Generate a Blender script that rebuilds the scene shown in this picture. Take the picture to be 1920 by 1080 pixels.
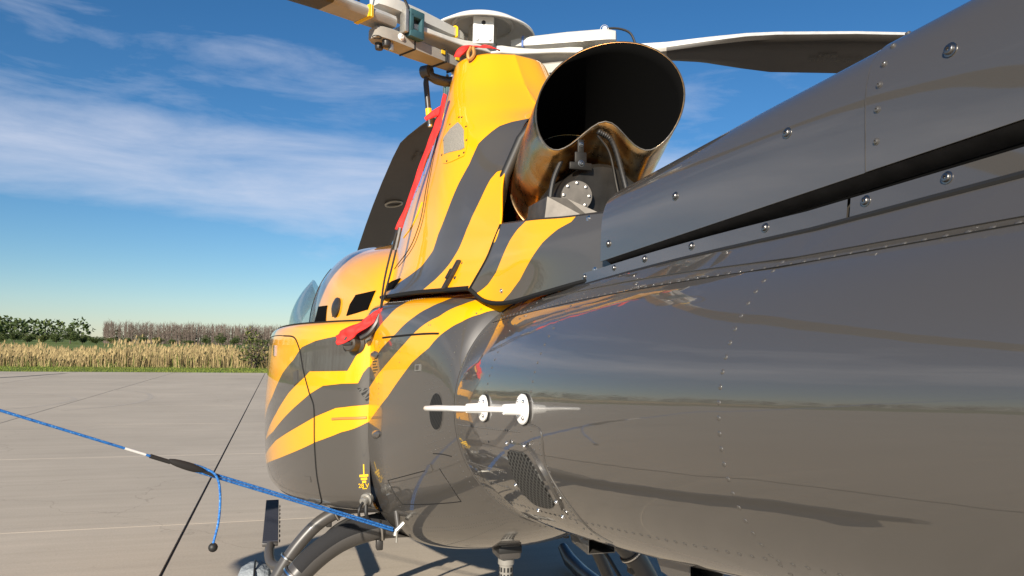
import bpy, bmesh, math, random
import numpy as np
from mathutils import Vector, Matrix
R = math.radians
random.seed(7)
for o in list(bpy.data.objects):
    bpy.data.objects.remove(o)
SC = bpy.context.scene
COL = SC.collection
SC.render.resolution_x, SC.render.resolution_y = 1024, 576
# ------------------------------------------------------------------ camera
YAW, PITCH, ROLL = R(17.2), R(4.45), R(1.0)
cam = bpy.data.objects.new('camera', bpy.data.cameras.new('camera'))
COL.objects.link(cam)
fwd = Vector((math.sin(YAW)*math.cos(PITCH), math.cos(YAW)*math.cos(PITCH), math.sin(PITCH)))
rt0 = Vector((math.cos(YAW), -math.sin(YAW), 0)); up0 = rt0.cross(fwd)
rt = rt0*math.cos(ROLL) + up0*math.sin(ROLL); upv = -rt0*math.sin(ROLL) + up0*math.cos(ROLL)
cam.matrix_world = Matrix(((rt.x, upv.x, -fwd.x, -0.95), (rt.y, upv.y, -fwd.y, 0.0),
                           (rt.z, upv.z, -fwd.z, 1.6), (0, 0, 0, 1)))
cam.data.sensor_width = 36.0
cam.data.lens = 36.0*1387/1920
cam.data.clip_start, cam.data.clip_end = 0.02, 4000
SC.camera = cam
# ------------------------------------------------------------------ sun and sky
SUN = Vector((-0.52, -0.72, 0.36)).normalized()
EL = math.asin(SUN.z); AZ = math.atan2(SUN.x, SUN.y)
sun = bpy.data.objects.new('sun', bpy.data.lights.new('sun', 'SUN'))
COL.objects.link(sun)
sun.data.energy = 5.0; sun.data.angle = R(0.53); sun.data.color = (1.0, 0.90, 0.76)
sun.rotation_euler = (-SUN).to_track_quat('-Z', 'Y').to_euler()
W = bpy.data.worlds.new('World'); SC.world = W; W.use_nodes = True
wn, wl = W.node_tree.nodes, W.node_tree.links
for n in list(wn): wn.remove(n)
def wnode(t, **k):
    n = wn.new(t)
    for a, v in k.items():
        if a == 'inp':
            for i, x in v.items(): n.inputs[i].default_value = x
        else: setattr(n, a, v)
    return n
def wmath(op, a, b=None, c=None, clamp=False):
    n = wn.new('ShaderNodeMath'); n.operation = op; n.use_clamp = clamp
    for i, x in enumerate((a, b, c)):
        if x is None: continue
        if isinstance(x, (int, float)): n.inputs[i].default_value = x
        else: wl.new(x, n.inputs[i])
    return n.outputs[0]
sky = wnode('ShaderNodeTexSky', sky_type='NISHITA', sun_disc=False, sun_elevation=EL, sun_rotation=AZ,
            altitude=200, air_density=1.0, dust_density=0.1, ozone_density=4.5)
tc = wnode('ShaderNodeTexCoord')
sep = wnode('ShaderNodeSeparateXYZ'); wl.new(tc.outputs['Generated'], sep.inputs[0])
elev = wmath('ARCSINE', sep.outputs[2])
azim = wmath('ARCTAN2', sep.outputs[0], sep.outputs[1])
comb = wnode('ShaderNodeCombineXYZ')
zz = wmath('MAXIMUM', sep.outputs[2], 0.03)
wl.new(wmath('DIVIDE', sep.outputs[0], zz), comb.inputs[0]); wl.new(wmath('DIVIDE', sep.outputs[1], zz), comb.inputs[1])
def wnoise(vec, scale, detail, rough, dist=0.0):
    n = wnode('ShaderNodeTexNoise', inp={'Scale': scale, 'Detail': detail, 'Roughness': rough, 'Distortion': dist})
    wl.new(vec, n.inputs['Vector']); return n.outputs['Fac']
comb2 = wnode('ShaderNodeCombineXYZ'); wl.new(azim, comb2.inputs[0]); wl.new(wmath('ADD', elev, wmath('MULTIPLY', azim, -.02)), comb2.inputs[1])
mp = wnode('ShaderNodeMapping', inp={'Location': (3.4, 1.2, 0), 'Scale': (4.2, 19.0, 1)})
wl.new(comb2.outputs[0], mp.inputs[0])
n1 = wnoise(mp.outputs[0], 1.0, 10, 0.60, 0.35)
mp2 = wnode('ShaderNodeMapping', inp={'Location': (0.4, 5.2, 0), 'Scale': (1.3, 4.5, 1)})
wl.new(comb2.outputs[0], mp2.inputs[0])
n2 = wnoise(mp2.outputs[0], 1.0, 3, 0.5, 0.3)
def bump(x, c, w):          # soft band around c with half-width w
    d = wmath('DIVIDE', wmath('SUBTRACT', x, c), w)
    return wmath('POWER', 2.718, wmath('MULTIPLY', wmath('MULTIPLY', d, d), -1.0))
band1 = bump(wmath('ADD', elev, wmath('MULTIPLY', azim, 0.02)), R(12.2), R(4.0))
band2 = bump(wmath('ADD', elev, wmath('MULTIPLY', azim, 0.02)), R(20.5), R(2.4))
cov = wmath('ADD', wmath('MULTIPLY', band1, 0.56), wmath('MULTIPLY', band2, 0.20))
cov = wmath('ADD', cov, wmath('MULTIPLY', wmath('SUBTRACT', n2, 0.5), 0.35))
dens = wmath('ADD', cov, wmath('MULTIPLY', wmath('SUBTRACT', n1, 0.5), 1.05))
fac = wmath('MULTIPLY', wmath('SUBTRACT', dens, 0.17), 1.9, clamp=True)
fac = wmath('MULTIPLY', fac, 0.66)
low = wmath('MULTIPLY', bump(elev, R(0.0), R(3.0)), 0.12)
fac = wmath('MAXIMUM', fac, low)
mix = wnode('ShaderNodeMix', data_type='RGBA')
wl.new(fac, mix.inputs[0]); hs = wnode('ShaderNodeHueSaturation', inp={'Saturation': 1.19, 'Value': .97}); wl.new(sky.outputs[0], hs.inputs['Color']); wl.new(hs.outputs[0], mix.inputs[6]); mix.inputs[7].default_value = (6.3, 6.7, 7.9, 1)
bg = wnode('ShaderNodeBackground', inp={'Strength': 0.067}); wl.new(mix.outputs[2], bg.inputs[0])
wo = wnode('ShaderNodeOutputWorld'); wl.new(bg.outputs[0], wo.inputs[0])
vs = SC.view_settings
vs.view_transform = 'Standard'; vs.look = 'None'; vs.exposure = 0.72; vs.gamma = 1.0; vs.use_curve_mapping = False
SC.render.engine = 'CYCLES'
SC.cycles.max_bounces = 10; SC.cycles.glossy_bounces = 6; SC.cycles.transmission_bounces = 8
# ------------------------------------------------------------------ surface shapes of the helicopter (X right, Y forward, Z up, metres)
#GEOM-BEGIN
def cr_weights(n, t, ghost=1):
    """Catmull-Rom weight matrix: rows for parameters t in 0..1 over n control points."""
    t = np.clip(np.asarray(t, float), 0, 1)*(n-1)
    i = np.minimum(t.astype(int), n-2); f = t-i
    w = np.zeros((len(t), n))
    c = [(-f+2*f*f-f**3)/2, (2-5*f*f+3*f**3)/2, (f+4*f*f-3*f**3)/2, (-f*f+f**3)/2]
    for k in range(4):
        j = i+k-1
        for q in range(len(t)):
            if j[q] < 0: w[q, 0] += 2*c[k][q]; w[q, 1] -= c[k][q]
            elif j[q] > n-1: w[q, n-1] += 2*c[k][q]; w[q, n-2] -= c[k][q]
            else: w[q, j[q]] += c[k][q]
    return w
class Grid:
    """Smooth surface through a grid of control points; s runs along a row, t from row to row."""
    def __init__(self, rows): self.c = np.array(rows, float)
    def grid(self, ss, tt):
        wt = cr_weights(self.c.shape[0], tt); ws = cr_weights(self.c.shape[1], ss)
        return np.einsum('tm,sn,mnk->tsk', wt, ws, self.c)
    def at(self, s, t): return self.grid([s], [t])[0, 0]
def boom_rad(y):
    u = np.asarray(y, float)-1.0
    return np.where(u > 0, .305+.105*u-.0268*u*u, np.where(u > -.8, .305+.070*u, .249+.018*(u+.8)))*1.0
def boom_axis(y):
    u = np.asarray(y, float)-1.0
    return np.where(u > -.8, 1.50-.075*u, 1.56+.018*(-.8-u))*1.0
class Boom:                      # s: Y from -4.2 to 2.4, t: angle round from the top down the left side (0..1 = 0..360 deg)
    Y0, Y1 = -4.2, 2.4
    def grid(self, ss, tt):
        ss = np.asarray(ss, float); tt = np.asarray(tt, float)
        y = self.Y0+(self.Y1-self.Y0)*ss; a = tt*2*np.pi
        r = boom_rad(y); z = boom_axis(y)
        return np.stack([-np.sin(a)[:, None]*r[None], np.broadcast_to(y[None], (len(a), len(y))), z[None]+np.cos(a)[:, None]*r[None]], -1)
    def at(self, s, t): return self.grid([s], [t])[0, 0]
class Rear:                      # s: Y from 2.4 to 3.45, t: angle as for the boom
    Y0, Y1 = 2.4, 3.45
    def grid(self, ss, tt):
        ss = np.asarray(ss, float); tt = np.asarray(tt, float)
        y = self.Y0+(self.Y1-self.Y0)*ss; u = (y-2.4)/0.8; a = tt*2*np.pi
        hw = 0.40+0.185*np.minimum(u*(1.30-0.30*u), 1.08)
        top = 1.795-0.005*u; bot = 0.995-0.285*np.minimum(u*(1.25-0.25*u), 1.1); mid = 1.395-0.09*u
        out = np.zeros((len(a), len(y), 3))
        for j in range(len(y)):
            ex_t = 2.0+9.0*min(max(u[j], 0), 1.0)**0.78; ex_b = 2.0+0.7*min(u[j], 1.1)
            c, s_ = np.cos(a), np.sin(a)
            ex = np.where(c > 0, ex_t, ex_b)
            m = (np.abs(c)**ex+np.abs(s_)**ex)**(-1/ex)
            h = np.where(c > 0, top[j]-mid[j], mid[j]-bot[j])
            out[:, j, 0] = -s_*m*hw[j]; out[:, j, 1] = y[j]; out[:, j, 2] = mid[j]+c*m*h
        return out
    def at(self, s, t): return self.grid([s], [t])[0, 0]
BOOM, REAR = Boom(), Rear()
COWL = Grid([
    [(0, 4.35, 2.905), (-.10, 4.15, 2.905), (-.157, 3.80, 2.905), (-.198, 3.48, 2.905), (-.216, 3.27, 2.905), (-.135, 3.135, 2.905), (.0, 3.09, 2.905)],
    [(0, 4.45, 2.72), (-.145, 4.25, 2.72), (-.203, 3.85, 2.72), (-.252, 3.42, 2.72), (-.270, 3.14, 2.72), (-.155, 2.985, 2.72), (.0, 2.94, 2.725)],
    [(0, 4.55, 2.55), (-.185, 4.35, 2.55), (-.248, 3.90, 2.55), (-.305, 3.36, 2.55), (-.315, 3.00, 2.55), (-.20, 2.825, 2.555), (.0, 2.76, 2.565)],
    [(0, 4.70, 2.38), (-.23, 4.45, 2.38), (-.300, 3.95, 2.38), (-.362, 3.32, 2.38), (-.356, 2.92, 2.38), (-.262, 2.70, 2.395), (-.115, 2.585, 2.425)],
    [(0, 4.90, 2.24), (-.27, 4.60, 2.22), (-.358, 4.00, 2.20), (-.420, 3.28, 2.20), (-.385, 2.87, 2.20), (-.312, 2.65, 2.19), (-.225, 2.46, 2.20)],
    [(0, 5.00, 2.15), (-.30, 4.70, 2.12), (-.395, 4.00, 2.06), (-.452, 3.26, 2.02), (-.405, 2.86, 2.01), (-.338, 2.61, 2.00), (-.272, 2.335, 2.0)],
    [(0, 5.00, 2.00), (-.32, 4.70, 2.00), (-.47, 4.00, 1.95), (-.485, 3.25, 1.89), (-.425, 2.86, 1.89), (-.360, 2.61, 1.885), (-.302, 2.39, 1.885)],
    [(0, 5.00, 1.90), (-.34, 4.70, 1.88), (-.50, 4.00, 1.84), (-.535, 3.24, 1.800), (-.458, 2.88, 1.800), (-.400, 2.63, 1.795), (-.348, 2.45, 1.792)]])
FAIR = Grid([
    [(-.272, 2.330, 2.0), (-.245, 2.20, 1.990), (-.222, 2.10, 1.982), (-.190, 1.98, 1.970), (-.155, 1.84, 1.960), (-.125, 1.72, 1.950)],
    [(-.286, 2.355, 1.95), (-.268, 2.26, 1.935), (-.243, 2.13, 1.93), (-.207, 1.99, 1.925), (-.165, 1.84, 1.920), (-.13, 1.72, 1.915)],
    [(-.305, 2.385, 1.885), (-.285, 2.30, 1.865), (-.258, 2.16, 1.86), (-.216, 2.00, 1.862), (-.170, 1.84, 1.862), (-.132, 1.72, 1.862)],
    [(-.345, 2.445, 1.790), (-.298, 2.405, 1.748), (-.258, 2.28, 1.738), (-.222, 2.05, 1.755), (-.176, 1.85, 1.775), (-.135, 1.72, 1.785)]])
DOME = Grid([
    [(-.52, 3.15, 1.66), (-.51, 3.16, 1.74), (-.49, 3.17, 1.79), (-.45, 3.18, 1.83), (-.38, 3.20, 1.86), (-.2, 3.2, 1.88), (0, 3.2, 1.88)],
    [(-.60, 3.40, 1.66), (-.59, 3.40, 1.78), (-.555, 3.40, 1.88), (-.48, 3.40, 1.965), (-.38, 3.40, 2.02), (-.2, 3.4, 2.06), (0, 3.4, 2.07)],
    [(-.68, 3.70, 1.66), (-.668, 3.70, 1.80), (-.622, 3.70, 1.925), (-.525, 3.70, 2.03), (-.40, 3.70, 2.085), (-.2, 3.7, 2.12), (0, 3.7, 2.13)],
    [(-.745, 4.05, 1.66), (-.735, 4.05, 1.81), (-.685, 4.05, 1.955), (-.575, 4.05, 2.070), (-.425, 4.05, 2.125), (-.2, 4.05, 2.16), (0, 4.05, 2.17)],
    [(-.785, 4.50, 1.66), (-.772, 4.50, 1.825), (-.716, 4.50, 1.984), (-.60, 4.50, 2.118), (-.44, 4.50, 2.18), (-.2, 4.5, 2.215), (0, 4.5, 2.22)],
    [(-.79, 5.1, 1.64), (-.765, 5.1, 1.82), (-.70, 5.1, 1.99), (-.58, 5.1, 2.125), (-.42, 5.1, 2.19), (-.2, 5.1, 2.22), (0, 5.1, 2.225)],
    [(-.72, 5.8, 1.60), (-.69, 5.8, 1.76), (-.62, 5.8, 1.90), (-.50, 5.8, 2.01), (-.35, 5.8, 2.07), (-.18, 5.8, 2.10), (0, 5.8, 2.11)],
    [(-.50, 6.5, 1.45), (-.47, 6.5, 1.55), (-.41, 6.5, 1.63), (-.33, 6.48, 1.69), (-.23, 6.46, 1.72), (-.12, 6.45, 1.74), (0, 6.45, 1.745)],
    [(-.15, 6.9, 1.2), (-.14, 6.9, 1.22), (-.12, 6.9, 1.24), (-.1, 6.9, 1.25), (-.07, 6.9, 1.26), (-.03, 6.9, 1.265), (0, 6.9, 1.265)]])
def pod_rows():
    rows = []
    #          crease         flare                                                side                              nose
    plan = [(-.575, 3.20), (-.655, 3.255), (-.790, 3.45), (-.915, 3.80), (-.995, 4.25), (-1.022, 4.9), (-.985, 5.8), (-.74, 6.65), (-.35, 7.05), (0, 7.12)]
    zbot = [.885, .872, .845, .805, .765, .70, .66, .72, .80, .82]
    prof = [(-.16, 1.0), (-.045, .985), (-.006, .94), (0.0, .80), (.008, .55), (0.0, .30), (-.018, .14), (-.055, .055), (-.13, .012), (-.30, -.01)]
    ztop = [1.715, 1.71, 1.705, 1.70, 1.69, 1.67, 1.62, 1.40, 1.25, 1.22]
    for off, f in prof:
        row = []
        for k, (x, y) in enumerate(plan):
            z = zbot[k]+f*(ztop[k]-zbot[k])
            a = np.array([x, y-4.6]); n = a/np.linalg.norm(a)
            if k < 5: n = np.array([-.8, -.35]) if k > 0 else np.array([-.35, 0])
            if 1 < k < 5: n = np.array([-.95, -.2])
            row.append((min(x-off*n[0]*-1 if False else x+off*n[0], 0.0), y+off*n[1]*.8, z))
        rows.append(row)
    return rows
POD = Grid(pod_rows())
SURF = {'tail_boom': BOOM, 'rear_fuselage': REAR, 'engine_cowl': COWL, 'rear_fairing': FAIR, 'cabin_roof': DOME, 'cabin_side': POD}
#GEOM-END
# ------------------------------------------------------------------ helpers
def link(o, parent=None):
    COL.objects.link(o)
    if parent is not None: o.parent = parent
    return o
def mk(name, verts, faces, mat, parent=None, smooth=True, mats=None, kind=None):
    me = bpy.data.meshes.new(name)
    me.from_pydata([tuple(map(float, v)) for v in verts], [], [tuple(int(i) for i in f) for f in faces])
    me.update()
    for m in (mats or [mat]): me.materials.append(m)
    if smooth: me.polygons.foreach_set('use_smooth', [True]*len(me.polygons))
    o = bpy.data.objects.new(name, me)
    if kind: o['kind'] = kind
    return link(o, parent)
def empty(name, loc=(0, 0, 0), parent=None):
    o = bpy.data.objects.new(name, None); o.location = loc; o.empty_display_size = 0.1
    return link(o, parent)
def tag(o, label, cat, group=None):
    o['label'] = label; o['category'] = cat
    if group: o['group'] = group
    return o
def struct(o): o['kind'] = 'structure'; return o
class MB:
    """collects pieces of one part"""
    def __init__(self): self.v, self.f = [], []
    def add(self, v, f):
        b = len(self.v); self.v += [tuple(map(float, p)) for p in v]; self.f += [tuple(i+b for i in q) for q in f]; return self
    def box(self, c, size, rot=None, ch=0.0):
        hx, hy, hz = (s/2 for s in size); v = []; f = []
        if ch <= 0:
            v = [Vector((x*hx, y*hy, z*hz)) for x in (-1, 1) for y in (-1, 1) for z in (-1, 1)]
            f = [(0, 1, 3, 2), (4, 6, 7, 5), (0, 4, 5, 1), (2, 3, 7, 6), (0, 2, 6, 4), (1, 5, 7, 3)]
        else:
            bm = bmesh.new(); bmesh.ops.create_cube(bm, size=1.0)
            for w in bm.verts: w.co = Vector((w.co.x*size[0], w.co.y*size[1], w.co.z*size[2]))
            bmesh.ops.bevel(bm, geom=list(bm.edges), offset=ch, segments=2, affect='EDGES', profile=0.5)
            bm.verts.index_update(); v = [w.co.copy() for w in bm.verts]; f = [tuple(w.index for w in q.verts) for q in bm.faces]; bm.free()
        if rot is not None: v = [rot @ p for p in v]
        c = Vector(c); return self.add([p+c for p in v], f)
    def tube(self, pts, r, n=10, caps=True, flat=1.0):
        pts = [Vector(p) for p in pts]; rr = r if hasattr(r, '__len__') else [r]*len(pts)
        v, f = [], []; nrm = None
        for i, p in enumerate(pts):
            a = pts[max(i-1, 0)]; b = pts[min(i+1, len(pts)-1)]; d = (b-a).normalized()
            if nrm is None:
                nrm = d.orthogonal().normalized()
                if abs(d.z) < .9: nrm = (Vector((0, 0, 1))-d*d.z).normalized()
            else: nrm = (nrm-d*nrm.dot(d)).normalized()
            bn = d.cross(nrm)
            for k in range(n):
                a_ = 2*math.pi*k/n; v.append(p+(nrm*math.cos(a_)*flat+bn*math.sin(a_))*rr[i])
        m = len(pts)
        for i in range(m-1):
            for k in range(n): f.append((i*n+k, i*n+(k+1) % n, (i+1)*n+(k+1) % n, (i+1)*n+k))
        if caps: f += [tuple(range(n-1, -1, -1)), tuple((m-1)*n+k for k in range(n))]
        return self.add(v, f)
    def cyl(self, a, b, r, n=16): return self.tube([a, b], r, n)
    def lathe(self, prof, c, axis, n=24, a0=0.0):
        ax = Vector(axis).normalized(); x = ax.orthogonal().normalized(); y = ax.cross(x); c = Vector(c); v, f = [], []
        for (r, h) in prof:
            for k in range(n):
                t = 2*math.pi*k/n+a0; v.append(c+ax*h+(x*math.cos(t)+y*math.sin(t))*max(r, 1e-4))
        for i in range(len(prof)-1):
            for k in range(n): f.append((i*n+k, i*n+(k+1) % n, (i+1)*n+(k+1) % n, (i+1)*n+k))
        return self.add(v, f)
    def ball(self, c, r, n=12):
        return self.lathe([(r*math.sin(math.pi*i/(n//2)), -r*math.cos(math.pi*i/(n//2))) for i in range(n//2+1)], c, (0, 0, 1), n)
    def build(self, name, mat, parent=None, smooth=True, kind=None, auto=True):
        o = mk(name, self.v, self.f, mat, parent, smooth, kind=kind)
        if smooth and auto: sharp(o, 38)
        return o
def sharp(o, deg):
    me = o.data; bm = bmesh.new(); bm.from_mesh(me)
    for e in bm.edges:
        if len(e.link_faces) == 2: e.smooth = e.calc_face_angle(0) < R(deg)
    bm.to_mesh(me); bm.free()
def bez(pts, n=24):
    g = np.array(pts, float); w = cr_weights(len(g), np.linspace(0, 1, n)); return [Vector(p) for p in w @ g]
def solid(o, th, off=-1.0, mo=0):
    m = o.modifiers.new('thickness', 'SOLIDIFY'); m.thickness = th; m.offset = off; m.material_offset = mo; m.material_offset_rim = 0
# ------------------------------------------------------------------ materials
def mat(name, col, rough=0.5, metal=0.0, coat=0.0, spec=0.5, noise=None, bumpy=None, trans=0.0, emit=None, coat_rough=0.03, ior=1.5):
    m = bpy.data.materials.new(name); m.use_nodes = True
    nt = m.node_tree; b = nt.nodes['Principled BSDF']
    b.inputs['Base Color'].default_value = (*col, 1); b.inputs['Roughness'].default_value = rough; b.inputs['Metallic'].default_value = metal
    b.inputs['Coat Weight'].default_value = coat; b.inputs['Coat IOR'].default_value = 1.82; b.inputs['Coat Roughness'].default_value = coat_rough; b.inputs['Specular IOR Level'].default_value = spec
    b.inputs['Transmission Weight'].default_value = trans; b.inputs['IOR'].default_value = ior
    if noise:
        sc, amt = noise[:2]; stretch = noise[2] if len(noise) > 2 else (1, 1, 1)
        t = nt.nodes.new('ShaderNodeTexCoord'); mp_ = nt.nodes.new('ShaderNodeMapping'); mp_.inputs['Scale'].default_value = stretch
        nt.links.new(t.outputs['Object'], mp_.inputs[0])
        n = nt.nodes.new('ShaderNodeTexNoise'); n.inputs['Scale'].default_value = sc; n.inputs['Detail'].default_value = 6; n.inputs['Roughness'].default_value = .6
        nt.links.new(mp_.outputs[0], n.inputs['Vector'])
        r = nt.nodes.new('ShaderNodeMapRange'); r.inputs[1].default_value = .25; r.inputs[2].default_value = .75; r.inputs[3].default_value = 1-amt; r.inputs[4].default_value = 1+amt
        nt.links.new(n.outputs['Fac'], r.inputs[0])
        mx = nt.nodes.new('ShaderNodeMix'); mx.data_type = 'RGBA'; mx.blend_type = 'MULTIPLY'; mx.inputs[0].default_value = 1; mx.inputs[6].default_value = (*col, 1)
        nt.links.new(r.outputs[0], mx.inputs[7]); nt.links.new(mx.outputs[2], b.inputs['Base Color'])
    if bumpy:
        sc, st, dist = bumpy
        t = nt.nodes.new('ShaderNodeTexCoord'); n = nt.nodes.new('ShaderNodeTexNoise'); n.inputs['Scale'].default_value = sc; n.inputs['Detail'].default_value = 3
        nt.links.new(t.outputs['Object'], n.inputs['Vector'])
        bp = nt.nodes.new('ShaderNodeBump'); bp.inputs['Strength'].default_value = st; bp.inputs['Distance'].default_value = dist
        nt.links.new(n.outputs['Fac'], bp.inputs['Height']); nt.links.new(bp.outputs[0], b.inputs['Normal'])
        if coat: nt.links.new(bp.outputs[0], b.inputs['Coat Normal'])
    return m
GREY = (0.060, 0.0555, 0.050); YEL = (0.86, 0.375, 0.0)
M = {}
M['grey'] = mat('grey_paint', GREY, .42, 0, 1.0, .35, bumpy=(3.2, .35, .0035))
def weather(m, amt=.10, rough=.03):
    nt = m.node_tree; b = nt.nodes['Principled BSDF']; t = nt.nodes.new('ShaderNodeTexCoord')
    n = nt.nodes.new('ShaderNodeTexNoise'); n.inputs['Scale'].default_value = 7; n.inputs['Detail'].default_value = 9; n.inputs['Roughness'].default_value = .68; nt.links.new(t.outputs['Object'], n.inputs['Vector'])
    r = nt.nodes.new('ShaderNodeMapRange'); r.inputs[1].default_value = .35; r.inputs[2].default_value = .8; r.inputs[3].default_value = .015; r.inputs[4].default_value = .015+rough
    nt.links.new(n.outputs['Fac'], r.inputs[0]); nt.links.new(r.outputs[0], b.inputs['Coat Roughness']); return m
weather(M['grey'])
M['yellow'] = mat('yellow_paint', YEL, .42, 0, 1.0, .35, bumpy=(2.5, .2, .002))
M['yellow'].node_tree.nodes['Principled BSDF'].inputs['Coat IOR'].default_value = 1.5
M['cover'] = mat('cover_grey_paint', GREY, .42, 0, 1.0, .35, bumpy=(3.0, .15, .002))
def livery(name, base, other):
    m = mat(name, base, .42, 0, 1.0, .35, bumpy=(2.4, .25, .003)); nt = m.node_tree; b = nt.nodes['Principled BSDF']
    a = nt.nodes.new('ShaderNodeAttribute'); a.attribute_name = 'livery'
    g = nt.nodes.new('ShaderNodeMath'); g.operation = 'GREATER_THAN'; g.inputs[1].default_value = 0.0
    mx = nt.nodes.new('ShaderNodeMix'); mx.data_type = 'RGBA'; mx.inputs[6].default_value = (*base, 1); mx.inputs[7].default_value = (*other, 1)
    nt.links.new(a.outputs['Fac'], g.inputs[0]); nt.links.new(g.outputs[0], mx.inputs[0])
    # a thin dark edge line where the two colours meet
    ab = nt.nodes.new('ShaderNodeMath'); ab.operation = 'ABSOLUTE'; nt.links.new(a.outputs['Fac'], ab.inputs[0])
    lt = nt.nodes.new('ShaderNodeMath'); lt.operation = 'LESS_THAN'; lt.inputs[1].default_value = 0.0016; nt.links.new(ab.outputs[0], lt.inputs[0])
    m2 = nt.nodes.new('ShaderNodeMix'); m2.data_type = 'RGBA'; m2.inputs[7].default_value = (.07, .055, .03, 1)
    nt.links.new(lt.outputs[0], m2.inputs[0]); nt.links.new(mx.outputs[2], m2.inputs[6]); nt.links.new(m2.outputs[2], b.inputs['Base Color'])
    return m
M['liv_yg'] = livery('yellow_with_grey_stripes', YEL, GREY)
M['liv_gy'] = livery('grey_with_yellow_stripes', GREY, YEL)
for k_, i_ in (('liv_yg', 1.55), ('liv_gy', 1.6), ('grey', 1.9), ('cover', 1.9)): M[k_].node_tree.nodes['Principled BSDF'].inputs['Coat IOR'].default_value = i_
M['white'] = mat('white_paint', (.80, .80, .78), .3, 0, .6)
M['offwhite'] = mat('rotor_white', (.52, .51, .47), .45, 0, .2, noise=(14, .12))
M['sleeve'] = mat('sleeve_grey', (.44, .42, .37), .5, noise=(20, .1))
M['dishmat'] = mat('dish_white', (.66, .65, .61), .5, noise=(9, .08))
M['tan'] = mat('blade_root_grey', (.30, .28, .245), .5, noise=(16, .12))
M['bladetop'] = mat('blade_top_grey', (.42, .42, .41), .38, noise=(30, .2))
M['bladedark'] = mat('blade_underside_dark', (.036, .031, .026), .5, noise=(12, .15))
M['teal'] = mat('damper_teal', (.03, .085, .10), .55, noise=(25, .2))
M['black'] = mat('black_rubber', (.012, .012, .012), .55)
M['void'] = mat('soot_and_dark_openings', (.0035, .0035, .0035), .95, spec=.05)  # soot in the exhaust; the dark of gaps and openings painted black elsewhere
M['gap'] = mat('panel_gap', (.010, .010, .010), .8, spec=.2)
M['steel'] = mat('fastener_steel', (.26, .25, .24), .33, 1.0)
M['rivet'] = mat('painted_rivet', GREY, .42, 0, .8, .35)
M['gearlight'] = mat('beacon_grey', (.22, .21, .19), .5)
M['chrome'] = mat('bright_steel', (.75, .74, .72), .16, 1.0)
M['darkmetal'] = mat('dark_metal', (.055, .052, .05), .42, .6, noise=(30, .3))
M['alu'] = mat('aluminium', (.40, .39, .36), .42, .75, noise=(18, .25))
M['plate'] = mat('worn_plate', (.085, .077, .068), .5, .5, noise=(25, .3))
M['engine'] = mat('engine_case', (.035, .032, .028), .5, .7, noise=(22, .35))
M['gearpaint'] = mat('landing_gear_grey', (.055, .051, .048), .38, 0, .18)
M['grip'] = mat('anti_slip_black', (.018, .018, .02), .95, bumpy=(400, 1.0, .003))
M['navy'] = mat('step_tread_navy', (.028, .03, .045), .8, bumpy=(300, .8, .002))
M['bag'] = mat('grey_canvas', (.26, .29, .31), .85, bumpy=(26, .8, .02), noise=(9, .25))
M['red'] = mat('red_fabric', (.72, .022, .018), .75, bumpy=(30, .5, .01), noise=(18, .15))
M['blacktape'] = mat('black_webbing', (.02, .018, .017), .8)
M['bluetext'] = mat('blue_lettering', (.10, .17, .42), .45, 0, .6)
M['yband'] = mat('yellow_band', (.80, .50, .01), .5)
M['decal'] = mat('yellow_decal', (.85, .50, .01), .5)
M['print'] = mat('placard_print', (.05, .04, .02), .6)
M['bladeprint'] = mat('blade_print', (.085, .08, .07), .6)
M['wheelgrey'] = mat('plug_grey', (.20, .20, .19), .35, .3)
M['copper'] = mat('orange_plug', (.45, .22, .06), .45, .2)
def rope_mat():
    m = mat('blue_rope', (.03, .22, .55), .65); nt = m.node_tree; b = nt.nodes['Principled BSDF']
    t = nt.nodes.new('ShaderNodeTexCoord'); n = nt.nodes.new('ShaderNodeTexVoronoi'); n.inputs['Scale'].default_value = 150
    nt.links.new(t.outputs['Object'], n.inputs['Vector'])
    r = nt.nodes.new('ShaderNodeValToRGB'); r.color_ramp.interpolation = 'CONSTANT'
    e = r.color_ramp.elements; e[0].color = (.25, .45, .62, 1); e[1].position = .2; e[1].color = (.018, .16, .50, 1); x = e.new(.68); x.color = (.010, .085, .30, 1)
    nt.links.new(n.outputs['Distance'], r.inputs[0]); nt.links.new(r.outputs[0], b.inputs['Base Color']); return m
M['rope'] = rope_mat()
def exhaust_mat():
    m = mat('heat_tinted_steel', (.5, .4, .3), .26, 1.0); nt = m.node_tree; b = nt.nodes['Principled BSDF']
    t = nt.nodes.new('ShaderNodeTexCoord'); mp_ = nt.nodes.new('ShaderNodeMapping'); mp_.inputs['Scale'].default_value = (1.5, 2.5, 3.2)
    n = nt.nodes.new('ShaderNodeTexNoise'); n.inputs['Scale'].default_value = 1.82; n.inputs['Detail'].default_value = 4; n.inputs['Distortion'].default_value = .8
    nt.links.new(t.outputs['Object'], mp_.inputs[0]); nt.links.new(mp_.outputs[0], n.inputs['Vector'])
    r = nt.nodes.new('ShaderNodeValToRGB'); e = r.color_ramp.elements
    e[0].position = .28; e[0].color = (.46, .44, .42, 1); e[1].position = .75; e[1].color = (.20, .095, .035, 1)
    for p, c in ((.42, (.58, .44, .26, 1)), (.52, (.60, .31, .09, 1)), (.62, (.40, .19, .07, 1))): x = e.new(p); x.color = c
    nt.links.new(n.outputs['Fac'], r.inputs[0]); nt.links.new(r.outputs[0], b.inputs['Base Color']); 
    n2 = nt.nodes.new('ShaderNodeTexNoise'); n2.inputs['Scale'].default_value = 40; n2.inputs['Detail'].default_value = 5; nt.links.new(t.outputs['Object'], n2.inputs['Vector'])
    rr = nt.nodes.new('ShaderNodeMapRange'); rr.inputs[3].default_value = .17; rr.inputs[4].default_value = .42; nt.links.new(n2.outputs['Fac'], rr.inputs[0]); nt.links.new(rr.outputs[0], b.inputs['Roughness'])
    return m
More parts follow.
